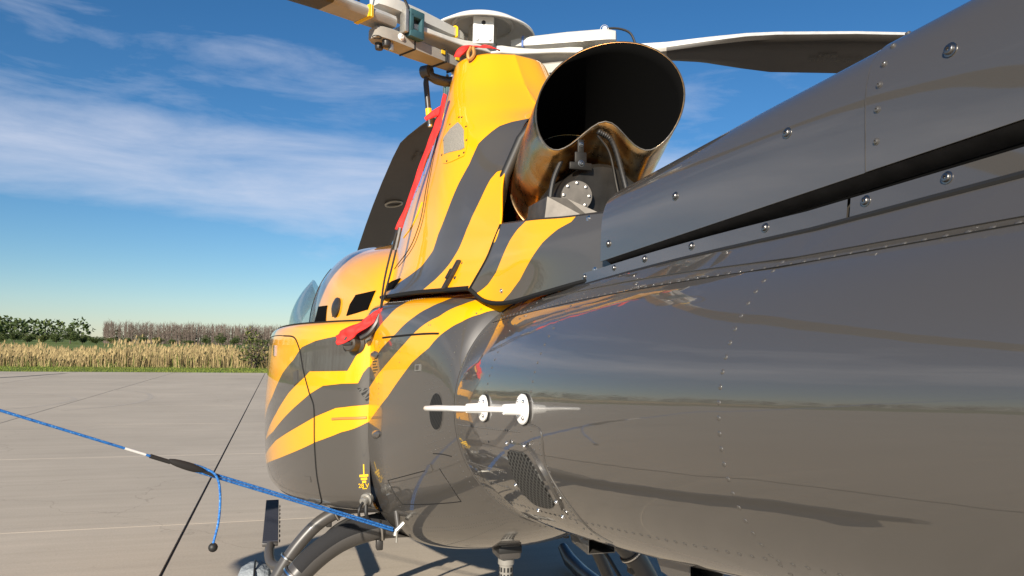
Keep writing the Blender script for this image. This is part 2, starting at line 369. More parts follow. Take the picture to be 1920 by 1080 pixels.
M['exhaust'] = exhaust_mat()
def glass_mat():
    m = bpy.data.materials.new('clear_glazing'); m.use_nodes = True; nt = m.node_tree; nt.nodes.clear()
    o = nt.nodes.new('ShaderNodeOutputMaterial'); mx = nt.nodes.new('ShaderNodeMixShader'); tr = nt.nodes.new('ShaderNodeBsdfTransparent'); gl = nt.nodes.new('ShaderNodeBsdfGlossy')
    tr.inputs[0].default_value = (.86, .91, .92, 1); gl.inputs['Roughness'].default_value = .03
    lw = nt.nodes.new('ShaderNodeLayerWeight'); lw.inputs[0].default_value = .5; fr = nt.nodes.new('ShaderNodeMapRange'); fr.inputs[1].default_value = .4; fr.inputs[3].default_value = .06; fr.inputs[4].default_value = .45; nt.links.new(lw.outputs['Facing'], fr.inputs[0])
    nt.links.new(fr.outputs[0], mx.inputs[0]); nt.links.new(tr.outputs[0], mx.inputs[1]); nt.links.new(gl.outputs[0], mx.inputs[2]); nt.links.new(mx.outputs[0], o.inputs[0]); return m
M['glass'] = glass_mat()
def mesh_mat(name, scale, c0, c1):
    m = mat(name, c0, .6, .2); nt = m.node_tree; b = nt.nodes['Principled BSDF']
    t = nt.nodes.new('ShaderNodeTexCoord'); mp_ = nt.nodes.new('ShaderNodeMapping'); mp_.inputs['Rotation'].default_value = (R(40), R(12), R(50))
    nt.links.new(t.outputs['Object'], mp_.inputs[0])
    sp = nt.nodes.new('ShaderNodeSeparateXYZ'); nt.links.new(mp_.outputs[0], sp.inputs[0])
    outs = []
    for ax in (1, 2):
        a = nt.nodes.new('ShaderNodeMath'); a.operation = 'MULTIPLY'; a.inputs[1].default_value = scale; nt.links.new(sp.outputs[ax], a.inputs[0])
        f = nt.nodes.new('ShaderNodeMath'); f.operation = 'FRACT'; nt.links.new(a.outputs[0], f.inputs[0])
        l = nt.nodes.new('ShaderNodeMath'); l.operation = 'LESS_THAN'; l.inputs[1].default_value = .3; nt.links.new(f.outputs[0], l.inputs[0]); outs.append(l.outputs[0])
    mxm = nt.nodes.new('ShaderNodeMath'); mxm.operation = 'MAXIMUM'; nt.links.new(outs[0], mxm.inputs[0]); nt.links.new(outs[1], mxm.inputs[1])
    mx = nt.nodes.new('ShaderNodeMix'); mx.data_type = 'RGBA'; mx.inputs[6].default_value = (*c0, 1); mx.inputs[7].default_value = (*c1, 1)
    nt.links.new(mxm.outputs[0], mx.inputs[0]); nt.links.new(mx.outputs[2], b.inputs['Base Color']); return m
M['mesh'] = mesh_mat('dark_wire_mesh', 75, (.003, .003, .003), (.075, .075, .07))
M['darkmesh'] = mesh_mat('black_wire_mesh', 120, (.003, .003, .003), (.022, .022, .021))
M['gmesh'] = mat('grey_wire_mesh', (.30, .28, .24), .6, .2, bumpy=(330, 1.0, .004), noise=(300, .45))
# ground materials
def concrete():
    m = mat('concrete', (.435, .378, .302), .88, spec=.25); nt = m.node_tree; b = nt.nodes['Principled BSDF']
    geo = nt.nodes.new('ShaderNodeNewGeometry'); L = nt.links.new
    def noise(scale, stretch, det=6, ro=.6):
        mp_ = nt.nodes.new('ShaderNodeMapping'); mp_.inputs['Scale'].default_value = stretch; L(geo.outputs['Position'], mp_.inputs[0])
        n = nt.nodes.new('ShaderNodeTexNoise'); n.inputs['Scale'].default_value = scale; n.inputs['Detail'].default_value = det; n.inputs['Roughness'].default_value = ro
        L(mp_.outputs[0], n.inputs['Vector']); return n.outputs['Fac']
    def rng(x, a, b_, c, d):
        r = nt.nodes.new('ShaderNodeMapRange'); r.inputs[1].default_value = a; r.inputs[2].default_value = b_; r.inputs[3].default_value = c; r.inputs[4].default_value = d; L(x, r.inputs[0]); return r.outputs[0]
    def mul(a, b_):
        n = nt.nodes.new('ShaderNodeMath'); n.operation = 'MULTIPLY'; L(a, n.inputs[0]); L(b_, n.inputs[1]); return n.outputs[0]
    f = mul(rng(noise(.35, (1, 1, 1)), .3, .7, .90, 1.08), rng(noise(1.3, (.35, 5.0, 1), 5), .3, .7, .93, 1.06))
    f = mul(f, rng(noise(60, (1, 1, 1), 3), .2, .8, .90, 1.10))
    f = mul(f, rng(noise(4, (.25, 9, 1), 8, .7), .64, .78, 1.0, 1.22))
    f = mul(f, rng(noise(.9, (1, 1, 1), 7, .7), .60, .72, 1.0, .90))
    f = mul(f, rng(noise(9, (1, 1, 1), 4, .6), .66, .74, 1.0, .86))
    vo_ = nt.nodes.new('ShaderNodeTexVoronoi'); vo_.feature = 'DISTANCE_TO_EDGE'; vo_.inputs['Scale'].default_value = .16
    wv = nt.nodes.new('ShaderNodeTexNoise'); wv.inputs['Scale'].default_value = 1.5; wv.inputs['Detail'].default_value = 5; L(geo.outputs['Position'], wv.inputs['Vector'])
    va = nt.nodes.new('ShaderNodeMixRGB'); va.blend_type = 'ADD'; va.inputs[0].default_value = .9; L(geo.outputs['Position'], va.inputs[1]); L(wv.outputs['Color'], va.inputs[2]); L(va.outputs[0], vo_.inputs['Vector'])
    f = mul(f, rng(vo_.outputs['Distance'], 0.0, .0016, .80, 1.0))
    oi = nt.nodes.new('ShaderNodeObjectInfo'); f = mul(f, rng(oi.outputs['Random'], 0, 1, .965, 1.03))
    mx = nt.nodes.new('ShaderNodeMix'); mx.data_type = 'RGBA'; mx.blend_type = 'MULTIPLY'; mx.inputs[0].default_value = 1; mx.inputs[6].default_value = (.435, .378, .302, 1)
    L(f, mx.inputs[7]); L(mx.outputs[2], b.inputs['Base Color'])
    bp = nt.nodes.new('ShaderNodeBump'); bp.inputs['Strength'].default_value = .25; bp.inputs['Distance'].default_value = .004
    L(noise(5, (.3, 8, 1), 6), bp.inputs['Height']); L(bp.outputs[0], b.inputs['Normal']); return m
M['concrete'] = concrete()
M['joint'] = mat('joint_filler', (.045, .038, .032), .9)
M['tyre'] = mat('tyre_mark', (.10, .088, .075), .85, noise=(3, .4))
M['scuff'] = mat('worn_tyre_mark', (.40, .35, .285), .88, noise=(3, .1))
def grass(name, a, b_, sc):
    m = mat(name, a, .9, spec=.2); nt = m.node_tree; b = nt.nodes['Principled BSDF']
    geo = nt.nodes.new('ShaderNodeNewGeometry'); n = nt.nodes.new('ShaderNodeTexNoise'); n.inputs['Scale'].default_value = sc; n.inputs['Detail'].default_value = 8; n.inputs['Roughness'].default_value = .65
    nt.links.new(geo.outputs['Position'], n.inputs['Vector'])
    r = nt.nodes.new('ShaderNodeValToRGB'); e = r.color_ramp.elements; e[0].position = .35; e[0].color = (*a, 1); e[1].position = .68; e[1].color = (*b_, 1)
    nt.links.new(n.outputs['Fac'], r.inputs[0]); nt.links.new(r.outputs[0], b.inputs['Base Color']); return m
M['field'] = grass('field_grass', (.085, .13, .025), (.16, .19, .045), .06)
M['verge'] = grass('verge_grass', (.10, .16, .022), (.19, .20, .045), .5)
def leaf(name, c, var=.35):
    m = mat(name, c, .7, spec=.25); nt = m.node_tree; b = nt.nodes['Principled BSDF']
    g = nt.nodes.new('ShaderNodeNewGeometry'); r = nt.nodes.new('ShaderNodeMapRange'); r.inputs[3].default_value = 1-var; r.inputs[4].default_value = 1+var
    nt.links.new(g.outputs['Random Per Island'], r.inputs[0])
    mx = nt.nodes.new('ShaderNodeMix'); mx.data_type = 'RGBA'; mx.blend_type = 'MULTIPLY'; mx.inputs[0].default_value = 1; mx.inputs[6].default_value = (*c, 1)
    nt.links.new(r.outputs[0], mx.inputs[7]); nt.links.new(mx.outputs[2], b.inputs['Base Color']); return m
M['reed'] = leaf('dry_reed', (.33, .25, .12), .42)
M['reedgreen'] = leaf('green_reed', (.13, .16, .035), .4)
M['leafdark'] = leaf('leaf_dark', (.040, .062, .018))
M['leafmid'] = leaf('leaf_mid', (.065, .088, .024))
M['leaflight'] = leaf('leaf_light', (.115, .125, .035))
M['twig'] = leaf('bare_twig', (.125, .098, .082), .35)
M['bark'] = mat('bark', (.09, .07, .055), .9, noise=(6, .3))
# ------------------------------------------------------------------ the setting
def sheet(name, x0, x1, y0, y1, z, m, nx=1, ny=1):
    v = [(x0+(x1-x0)*i/nx, y0+(y1-y0)*j/ny, z) for j in range(ny+1) for i in range(nx+1)]
    f = [(j*(nx+1)+i, j*(nx+1)+i+1, (j+1)*(nx+1)+i+1, (j+1)*(nx+1)+i) for j in range(ny) for i in range(nx)]
    return struct(mk(name, v, f, m, smooth=False))
sheet('ground', -2500, 2500, -2500, 2500, -0.10, M['field'])
EDGE = 39.75
sheet('grass_verge', -150, 150, EDGE+.02, EDGE+8, -0.012, M['verge'])
# concrete apron: a filler sheet with separate slabs on it, 4.2 m grid, joints left open
S_ = 4.2; JX, JY = -1.67, 7.12
apron = sheet('apron', -60, 60, -45, EDGE, -0.012, M['joint'])
gap = .011
bm = bmesh.new(); bmesh.ops.create_cube(bm, size=1.0)
for w in bm.verts: w.co = Vector((w.co.x*(S_-2*gap), w.co.y*(S_-.007), w.co.z*.03-.015))
bmesh.ops.bevel(bm, geom=[e for e in bm.edges if all(q.co.z > -.001 for q in e.verts)], offset=.0015, segments=1, affect='EDGES')
slab_me = bpy.data.meshes.new('concrete_slab'); bm.to_mesh(slab_me); bm.free(); slab_me.materials.append(M['concrete'])
def slab(cx, cy, sx=1, sy=1, me=slab_me):
    o = bpy.data.objects.new('concrete_slab', me); o.location = (cx, cy, .0); o.scale = (sx, sy, 1); link(o, apron)
yl = [JY+S_*k for k in range(-2, 8)]       # joints across
for i in range(-4, 5):
    for j in range(len(yl)):
        y0 = yl[j]; y1 = y0+S_
        if y1 > EDGE: 
            if EDGE-y0 > .2: slab(JX+S_*(i+.5), (y0+EDGE)/2, 1, (EDGE-y0)/S_)
            continue
        slab(JX+S_*(i+.5), (y0+y1)/2)
# the apron beyond the near slabs, in wide panels
ya = JY+S_*-2
def panel(x0, x1, y0, y1):
    o = mk('concrete_panel', [(x0, y0, 0), (x1, y0, 0), (x1, y1, 0), (x0, y1, 0)], [(0, 1, 2, 3)], M['concrete'], apron, smooth=False)
xl, xr = JX-S_*4, JX+S_*5
k = 0
x = xl
while x > -58:
    panel(x-S_+gap, x-gap, -45, EDGE-.003); x -= S_
x = xr
while x < 56:
    panel(x+gap, x+S_-gap, -45, EDGE-.003); x += S_
for i in range(-4, 5):
    for q in range(3): panel(JX+S_*i+gap, JX+S_*(i+1)-gap, ya-(q+1)*15+gap, ya-q*15-gap)
# tyre marks lying on the slabs
def ribbon(name, pts, w, z, m, parent):
    p = bez(pts, 30); v = []; f = []
    for i, a in enumerate(p):
        d = (p[min(i+1, 29)]-p[max(i-1, 0)]); n = Vector((-d.y, d.x, 0)).normalized(); ww = w*(0.55+.45*math.sin(math.pi*min(max(i/29, .03), .97)))
        v += [(a.x+n.x*ww, a.y+n.y*ww, z), (a.x-n.x*ww, a.y-n.y*ww, z)]
    f = [(2*i, 2*i+1, 2*i+3, 2*i+2) for i in range(29)]
    return mk(name, v, f, m, parent, smooth=False)
ribbon('tyre_mark', [(-16, 29.5, 0), (-13, 31.6, 0), (-11.2, 34.2, 0), (-10.2, 38.0, 0)], .20, .0022, M['tyre'], apron)
ribbon('scuff_mark', [(-9.0, 24.5, 0), (-7.4, 24.2, 0), (-6.1, 22.2, 0), (-6.3, 19.8, 0), (-7.5, 18.2, 0)], .06, .0022, M['scuff'], apron)
ribbon('scuff_mark', [(-6.9, 26.5, 0), (-5.0, 25.0, 0), (-4.3, 22.2, 0), (-4.6, 20.0, 0), (-5.5, 18.6, 0)], .07, .0022, M['scuff'], apron)
# grass blades of the verge edge and reeds: uncountable stuff
def blades(name, n, box, h, w, m, lean=.25, seed=1, plume=0.0, mats=None, mf=0.0, zf=None):
    rs = np.random.RandomState(seed); v, f, mi = [], [], []
    for i in range(n):
        x = rs.uniform(box[0], box[1]); y = box[2]+(box[3]-box[2])*rs.uniform()**1.3; z = box[4]; hh = rs.uniform(*h)*(zf(x, y) if zf else 1); a = rs.uniform(0, 6.28); ww = rs.uniform(*w)
        lx, ly = rs.normal(0, lean, 2)*hh; c, s = math.cos(a)*ww/2, math.sin(a)*ww/2; b = len(v)
        v += [(x-c, y-s, z), (x+c, y+s, z), (x+lx*.4+c*.8, y+ly*.4+s*.8, z+hh*.6), (x+lx*.4-c*.8, y+ly*.4-s*.8, z+hh*.6), (x+lx, y+ly, z+hh)]
        f += [(b, b+1, b+2, b+3), (b+3, b+2, b+4)]; k_ = 1 if rs.uniform() < mf else 0; mi += [k_, k_]
        if rs.uniform() < plume:
            b = len(v); t = (x+lx*.9, y+ly*.9, z+hh*.93); q = rs.uniform(.5, 1)*.05
            v += [(t[0]-q, t[1], t[2]), (t[0]+q*.3, t[1], t[2]-.02), (t[0]+q*1.2, t[1]+.02, t[2]+.14), (t[0]-q*.2, t[1], t[2]+.22)]; f += [(b, b+1, b+2, b+3)]; mi += [0]
    o = mk(name, v, f, m, smooth=False, mats=mats or [m], kind='stuff')
    o.data.polygons.foreach_set('material_index', mi); return o
o = blades('grass', 16000, (-34, 14, EDGE+.02, EDGE+6.5, -.02), (.03, .11), (.015, .035), M['verge'], .4, 3); o['label'] = 'short green mown grass along the edge of the concrete apron'; o['category'] = 'grass'
def rtop(x, y): return .94+.13*math.sin(x*1.9+y)+.10*math.sin(x*4.3+y*1.7)+.07*math.sin(x*11.1)+.22*math.sin(x*.45+1)*math.sin(x*.13)+(.55 if -10.6 < x < -9.1 and (int(x*7) % 2) else 0)
o = blades('reeds', 42000, (-48, 26, EDGE+7.2, EDGE+20, -.05), (.50, 1.12), (.016, .038), M['reed'], .10, 5, .35, [M['reed'], M['reedgreen']], .16, rtop); o['label'] = 'band of tall dry straw coloured reeds behind the grass verge'; o['category'] = 'reeds'
o = blades('weeds', 5200, (-40, 20, EDGE+6.2, EDGE+8.4, -.03), (.08, .42), (.012, .03), M['reedgreen'], .3, 9, 0, [M['reedgreen'], M['reed']], .45, lambda x, y: .6+.6*abs(math.sin(x*.8)*math.sin(x*.29+2))); o['label'] = 'ragged low weeds along the foot of the reeds'; o['category'] = 'weeds'
def crown_mesh(name, n, rx, rz, zc, size, seed, mats_, clumps=9):
    rs = np.random.RandomState(seed); cs = []
    for k in range(clumps):
        d = rs.normal(size=3); d /= np.linalg.norm(d); q = rs.uniform(.35, .8); cs.append((d*q*np.array([rx, rx, rz]), rs.uniform(.3, .55)))
    v, f, mi = [], [], []
    for i in range(n):
        c, r_ = cs[rs.randint(clumps)]; d = rs.normal(size=3); d /= np.linalg.norm(d); p = c+d*r_*np.array([rx, rx, rz])*rs.uniform(.55, 1.0)
        a, b2 = rs.normal(size=3), rs.normal(size=3); a /= np.linalg.norm(a); b2 -= a*a.dot(b2); b2 /= np.linalg.norm(b2); s = size*rs.uniform(.6, 1.3); b = len(v)
        for (u_, w_) in ((-1, 0), (0, -.5), (1, 0), (0, .5)): v.append((p[0]+(a[0]*u_+b2[0]*w_)*s, p[1]+(a[1]*u_+b2[1]*w_)*s, zc+p[2]+(a[2]*u_+b2[2]*w_)*s))
        f.append((b, b+1, b+2, b+3)); mi.append(rs.randint(len(mats_)))
    me = bpy.data.meshes.new(name); me.from_pydata(v, [], f); me.update()
    for m_ in mats_: me.materials.append(m_)
    me.polygons.foreach_set('material_index', mi); return me
def trunk_mesh(name, h, r, seed):
    rs = random.Random(seed); mb = MB()
    mb.tube([(0, 0, -.4), (.05, .02, h*.35), (0, .06, h*.7), (.02, 0, h)], [r, r*.8, r*.5, r*.15], 7)
    for k in range(6):
        a = rs.uniform(0, 6.28); z0 = h*rs.uniform(.3, .75); l = h*rs.uniform(.25, .4)
        mb.tube([(0, 0, z0), (math.cos(a)*l*.5, math.sin(a)*l*.5, z0+l*.4), (math.cos(a)*l, math.sin(a)*l, z0+l*.9)], [r*.4, r*.25, r*.08], 5)
    me = bpy.data.meshes.new(name); me.from_pydata(mb.v, [], mb.f); me.materials.append(M['bark']); return me
KIND = [(crown_mesh('crown', 2600, 3.1, 2.9, 3.6, .22, 11, [M['leafdark'], M['leafmid']]), trunk_mesh('trunk', 5.2, .22, 1), 'dark green'),
        (crown_mesh('crown', 2600, 3.6, 2.3, 2.8, .22, 12, [M['leafmid'], M['leafmid'], M['leafdark']], 11), trunk_mesh('trunk', 4.2, .2, 2), 'mid green'),
        (crown_mesh('crown', 2200, 3.0, 2.0, 2.4, .21, 13, [M['leaflight'], M['leafmid']], 8), trunk_mesh('trunk', 3.6, .18, 3), 'pale olive')]
def polar(px_az, d): a = R(px_az); return (-0.95+d*math.sin(a), d*math.cos(a))
# treeline beyond the field: azimuth (degrees right of straight ahead), distance, size, kind, where
rs = random.Random(21)
spots = []
for az, d, s, k in [(-17.4, 240, 1.05, 1), (-16.6, 250, .9, 0), (-15.9, 255, 1.15, 1), (-15.0, 245, .95, 2), (-14.3, 262, 1.1, 1), (-13.5, 250, 1.2, 0), (-12.8, 255, 1.0, 1), (-12.0, 248, .95, 1),
                    (-11.1, 262, .85, 2), (-10.2, 268, .8, 1), (-9.2, 270, .75, 0), (-8.3, 255, .95, 2), (-7.4, 262, .7, 1), (-6.3, 258, .65, 1), (-5.2, 262, .75, 0), (-4.1, 248, .95, 0),
                    (-3.2, 240, .8, 0), (-2.3, 235, .85, 0), (-1.4, 230, .9, 1), (-.5, 232, .8, 0)]: spots.append((az, d, s, k))
def treelab(i, az):
    tone = KIND[spots[i][3]][2]
    order = ['leftmost', 'second', 'third', 'fourth', 'fifth', 'sixth', 'seventh', 'eighth', 'ninth', 'tenth', 'eleventh', 'twelfth', 'thirteenth', 'fourteenth', 'fifteenth', 'sixteenth', 'seventeenth', 'eighteenth', 'nineteenth', 'twentieth'][i]
    return f'{tone} bushy tree on the far field edge, {order} from the left'
for i, (az, d, s, k) in enumerate(spots):
    t = empty('field_tree', (*polar(az, d), -.1)); s *= .64; t.scale = (s*rs.uniform(.95, 1.25), s*rs.uniform(.95, 1.25), s*rs.uniform(.9, 1.08)); t.rotation_euler = (0, 0, rs.uniform(0, 6.28))
    tag(t, treelab(i, az), 'tree', 'trees along the far edge of the field')
    link(bpy.data.objects.new('crown', KIND[k][0]), t); link(bpy.data.objects.new('trunk', KIND[k][1]), t)
# a wood of bare trees behind them, and leafy woods all round the airfield: masses, not single trees
def bare_wood(name, az0, az1, d0, d1, n, hh, seed):
    r2 = np.random.RandomState(seed); v, f = [], []
    for i in range(n):
        az = r2.uniform(az0, az1); d = r2.uniform(d0, d1); x, y = polar(az, d); H = r2.uniform(*hh)
        def st_(x0, y0, z0, x1, y1, z1, w):
            b = len(v); dx, dy = math.cos(R(az))*w, -math.sin(R(az))*w
            v.extend([(x0-dx, y0-dy, z0), (x0+dx, y0+dy, z0), (x1+dx*.3, y1+dy*.3, z1), (x1-dx*.3, y1-dy*.3, z1), (x0, y0+w, z0), (x1, y1+w*.3, z1)])
            f.extend([(b, b+1, b+2, b+3), (b+1, b+4, b+5, b+2), (b+4, b, b+3, b+5)])
        st_(x, y, -.1, x, y, H, .12)
        for k in range(13):
            z0 = H*r2.uniform(.25, .9); l = H*r2.uniform(.12, .28); a = r2.uniform(0, 6.28)
            st_(x, y, z0, x+math.cos(a)*l*.55, y+math.sin(a)*l*.55, z0+l*.8, .055)
    return mk(name, v, f, M['twig'], smooth=False, kind='stuff')
o = bare_wood('bare_wood', -11.6, 4, 290, 345, 760, (6.2, 8.2), 31); o['label'] = 'brown wood of bare leafless trees behind the green field trees'; o['category'] = 'wood'
def leafy_wood(name, segs, seed, mats_):
    r2 = np.random.RandomState(seed); v, f, mi = [], [], []
    for (az0, az1, d0, d1, n, h0, h1) in segs:
        for i in range(n):
            az = r2.uniform(az0, az1); d = r2.uniform(d0, d1); x, y = polar(az, d); H = r2.uniform(h0, h1); w = H*r2.uniform(.38, .6)
            for k in range(70):
                dd = r2.normal(size=3); dd /= np.linalg.norm(dd); dd *= r2.uniform(.6, 1.0); p = np.array([x+dd[0]*w, y+dd[1]*w, H*.55+dd[2]*H*.5]); s = r2.uniform(.45, .95); b = len(v)
                a, b2 = r2.normal(size=3), r2.normal(size=3); a /= np.linalg.norm(a); b2 -= a*a.dot(b2); b2 /= np.linalg.norm(b2)
                for (u_, w_) in ((-1, 0), (0, -.6), (1, 0), (0, .6)): v.append(p+(a*u_+b2*w_)*s)
                f.append((b, b+1, b+2, b+3)); mi.append(r2.randint(len(mats_)))
    o = mk(name, v, f, mats_[0], smooth=False, mats=mats_, kind='stuff'); o.data.polygons.foreach_set('material_index', mi); return o
o = leafy_wood('leafy_wood', [(-24, -12.9, 330, 380, 46, 7.2, 9.6), (-12, 10, 350, 400, 60, 5, 6), (-110, -24, 300, 420, 170, 8, 13), (-190, -110, 300, 420, 110, 8, 13), (10, 100, 300, 420, 110, 7, 11)], 41, [M['leafdark'], M['leafmid'], M['leafdark']])
o['label'] = 'dense dark green wood along the horizon beyond the field'; o['category'] = 'wood'
# shrub at the end of the reeds
sh = empty('shrub', (-2.45, EDGE+6.7, -.1)); tag(sh, 'tall thin twiggy green shrub standing in front of the reeds beside the helicopter', 'shrub')
cm = crown_mesh('crown', 900, .95, 1.15, 1.35, .085, 17, [M['leafmid'], M['leaflight'], M['twig']], 14); link(bpy.data.objects.new('crown', cm), sh)
mb = MB(); r3 = random.Random(4)
for k in range(13):
    a = r3.uniform(0, 6.28); l = r3.uniform(.3, .8); h_ = r3.uniform(1.3, 2.4)
    mb.tube([(math.cos(a)*.08, math.sin(a)*.08, -.1), (math.cos(a)*l*.5, math.sin(a)*l*.5, h_*.5), (math.cos(a)*l, math.sin(a)*l, h_)], [.02, .013, .004], 5)
mb.build('stem', M['bark'], sh)
# ------------------------------------------------------------------ the helicopter
heli = empty('helicopter', (0, 3.6, 0))
tag(heli, 'grey helicopter with swooping yellow stripes parked on the concrete apron', 'helicopter')
HINV = Matrix.Translation((0, -3.6, 0))
_link = link
def link(o, parent=None):
    _link(o, parent)
    if parent is heli: o.matrix_parent_inverse = HINV
    return o
def sdf(polys, P, scale):
    """signed distance (positive inside) of points P (n,2) to a union of polygons, both in surface coordinates"""
    P = P*scale; best = np.full(len(P), -1e9)
    for poly in polys:
        q = np.array(poly, float)*scale; d2 = np.full(len(P), 1e9); ins = np.zeros(len(P), bool)
        for a, b in zip(q, np.roll(q, -1, 0)):
            e = b-a; w = P-a; t = np.clip((w@e)/max(e@e, 1e-12), 0, 1); d2 = np.minimum(d2, ((w-t[:, None]*e)**2).sum(1))
            c = (a[1] > P[:, 1]) != (b[1] > P[:, 1])
            with np.errstate(divide='ignore', invalid='ignore'): xi = a[0]+(P[:, 1]-a[1])*(b[0]-a[0])/(b[1]-a[1])
            ins ^= c & (P[:, 0] < xi)
        best = np.maximum(best, np.sqrt(d2)*np.where(ins, 1, -1))
    return best
def smooth_poly(poly, n=4):
    g = np.array(poly, float); m = len(g); out = []
    for i in range(m):
        p0, p1, p2, p3 = g[i-1], g[i], g[(i+1) % m], g[(i+2) % m]
        for k in range(n):
            f = k/n; out.append(.5*((2*p1)+(p2-p0)*f+(2*p0-5*p1+4*p2-p3)*f*f+(-p0+3*p1-3*p2+p3)*f**3))
    return out
def surfmesh(name, surf, ss, tt, m, parent, mirror=True, liv=None, scale=(1, 1), closed=False):
    G = surf.grid(ss, tt); nt, ns = G.shape[:2]; V = G.reshape(-1, 3); F = []
    for i in range(nt-1):
        for j in range(ns-1): F.append((i*ns+j, i*ns+j+1, (i+1)*ns+j+1, (i+1)*ns+j))
    val = None
    if liv is not None:
        S, T = np.meshgrid(ss, tt); 
        if closed: T = np.minimum(T, 1-T)
        val = sdf(liv, np.stack([S.ravel(), T.ravel()], 1), np.array(scale))
    if mirror:
        n = len(V); V = np.concatenate([V, V*np.array([-1, 1, 1])]); F = F+[tuple(n+k for k in reversed(q)) for q in F]
        if val is not None: val = np.concatenate([val, val])
    o = mk(name, V, F, m, parent)
    if val is not None:
        a = o.data.attributes.new('livery', 'FLOAT', 'POINT'); a.data.foreach_set('value', val.astype(np.float32))
    bm = bmesh.new(); bm.from_mesh(o.data); bmesh.ops.remove_doubles(bm, verts=bm.verts, dist=.0004); bmesh.ops.recalc_face_normals(bm, faces=bm.faces); bm.to_mesh(o.data); bm.free()
    return o
def frame(surf, s, t, e=.004):
    P = surf.at(s, t); a = surf.at(min(s+e, 1), t)-surf.at(max(s-e, 0), t); b = surf.at(s, min(t+e, 1))-surf.at(s, max(t-e, 0))
    n = np.cross(a, b); n /= np.linalg.norm(n); ref = P-np.array([.3, P[1]+.35, 2.25 if surf is COWL else 1.45])
    if n @ ref < 0: n = -n
    return Vector(P), Vector(n), Vector(a/np.linalg.norm(a)), Vector(b/np.linalg.norm(b))
def seam(name, surf, sts, r, m, parent, n=26, lift=.0):
    w = cr_weights(len(sts), np.linspace(0, 1, n)); pts = []
    for s, t in w @ np.array(sts, float):
        P, nn, _, _ = frame(surf, min(max(s, 0), 1), min(max(t, 0), 1)); pts.append(P+nn*lift)
    return MB().tube(pts, r, 6).build(name, m, parent)
def patch(name, surf, poly, m, parent, lift=.003, rings=4, dome=0.0):
    """a thin raised piece filling a star-shaped outline on a surface, with a skirt down to it"""
    q = np.array(poly, float); c = q.mean(0); V, F = [], []; n = len(q)
    for k in range(rings+2):
        f = 1.0 if k >= rings else k/rings
        for p in q:
            s, t = c+(p-c)*max(f, .002); P, nn, _, _ = frame(surf, s, t)
            V.append(P+nn*(-.002 if k == rings+1 else lift+dome*(1-f*f)))
    for k in range(rings+1):
        for i in range(n): F.append((k*n+i, k*n+(i+1) % n, (k+1)*n+(i+1) % n, (k+1)*n+i))
    o = mk(name, V, F, m, parent)
    bm = bmesh.new(); bm.from_mesh(o.data); bmesh.ops.recalc_face_normals(bm, faces=bm.faces); bm.to_mesh(o.data); bm.free(); sharp(o, 35); return o
def oval(c, a, b, n=28): return [(c[0]+a*math.cos(2*math.pi*k/n), c[1]+b*math.sin(2*math.pi*k/n)) for k in range(n)]
def rivets(name, surf, sts, r, h, m, parent, mirror=True):
    V, F = [], []; n = 8
    for s, t in sts:
        P, nn, a, _ = frame(surf, s, t); b = nn.cross(a).normalized(); a = b.cross(nn)
        for sx in ((1, -1) if mirror else (1,)):
            b0 = len(V)
            for (rr, hh) in ((1, -.1), (.92, .45), (.6, .85)):
                for k in range(n):
                    w = P+(a*math.cos(k*6.2832/n)+b*math.sin(k*6.2832/n))*r*rr+nn*h*hh; V.append((w.x*sx, w.y, w.z))
            w = P+nn*h; V.append((w.x*sx, w.y, w.z))
            for i in range(2):
                for k in range(n): q = (b0+i*n+k, b0+i*n+(k+1) % n, b0+(i+1)*n+(k+1) % n, b0+(i+1)*n+k); F.append(q if sx > 0 else q[::-1])
            for k in range(n): q = (b0+2*n+k, b0+2*n+(k+1) % n, b0+3*n); F.append(q if sx > 0 else q[::-1])
    return mk(name, V, F, m, parent, kind='stuff')
def screw(c, nrm, r, parent, m='steel', name='screw'):
    nrm = Vector(nrm).normalized(); mb = MB().lathe([(r*1.35, -.001), (r*1.35, r*.12), (r*1.0, r*.2), (r, r*.45), (r*.8, r*.7), (r*.38, r*.78), (r*.3, r*.35), (0, r*.35)], c, nrm, 14)
    return mb.build(name, M[m], parent)
# tail boom
boom = surfmesh('tail_boom', BOOM, np.linspace(0, 1, 90), np.linspace(0, 1, 97), M['grey'], heli, mirror=False)
ys = lambda y: (y-BOOM.Y0)/(BOOM.Y1-BOOM.Y0)
for y in (-.55, .18, 1.0, 1.72, 2.06, 2.335):
    n_ = int(2*math.pi*boom_rad(y)/.0262); k0 = 0.055
    rivets('rivet_ring', BOOM, [(ys(y), k0+(1-2*k0)*k/(n_-1)) for k in range(n_) if not (y in (1.72, 2.06) and .245 < k0+(1-2*k0)*k/(n_-1) < .262)], (.0046 if y < 1.5 else .0034), .0017, M['rivet'], boom, mirror=False)
for t0, t1, y0, y1, dy in ((.121, .0935, 2.3, -1.2, .030), (.379, .388, 2.3, -1.0, .031), (.2725, .2745, 2.36, 1.80, .0165), (.322, .327, 2.36, 2.0, .017), (.345, .352, 2.36, 1.95, .02)):
    n_ = int((y0-y1)/dy); rivets('rivet_row', BOOM, [(ys(y0+(y1-y0)*k/n_), t0+(t1-t0)*k/n_) for k in range(n_+1)], (.0044 if dy > .025 else .0030), .0016, M['rivet'], boom)
seam('lap_joint', BOOM, [(ys(2.35), .128), (ys(1), .113), (ys(-1), .098)], .0012, M['gap'], boom)
seam('lap_joint', BOOM, [(ys(2.385), .02), (ys(2.385), .25), (ys(2.385), .48)], .003, M['rivet'], boom, 60)
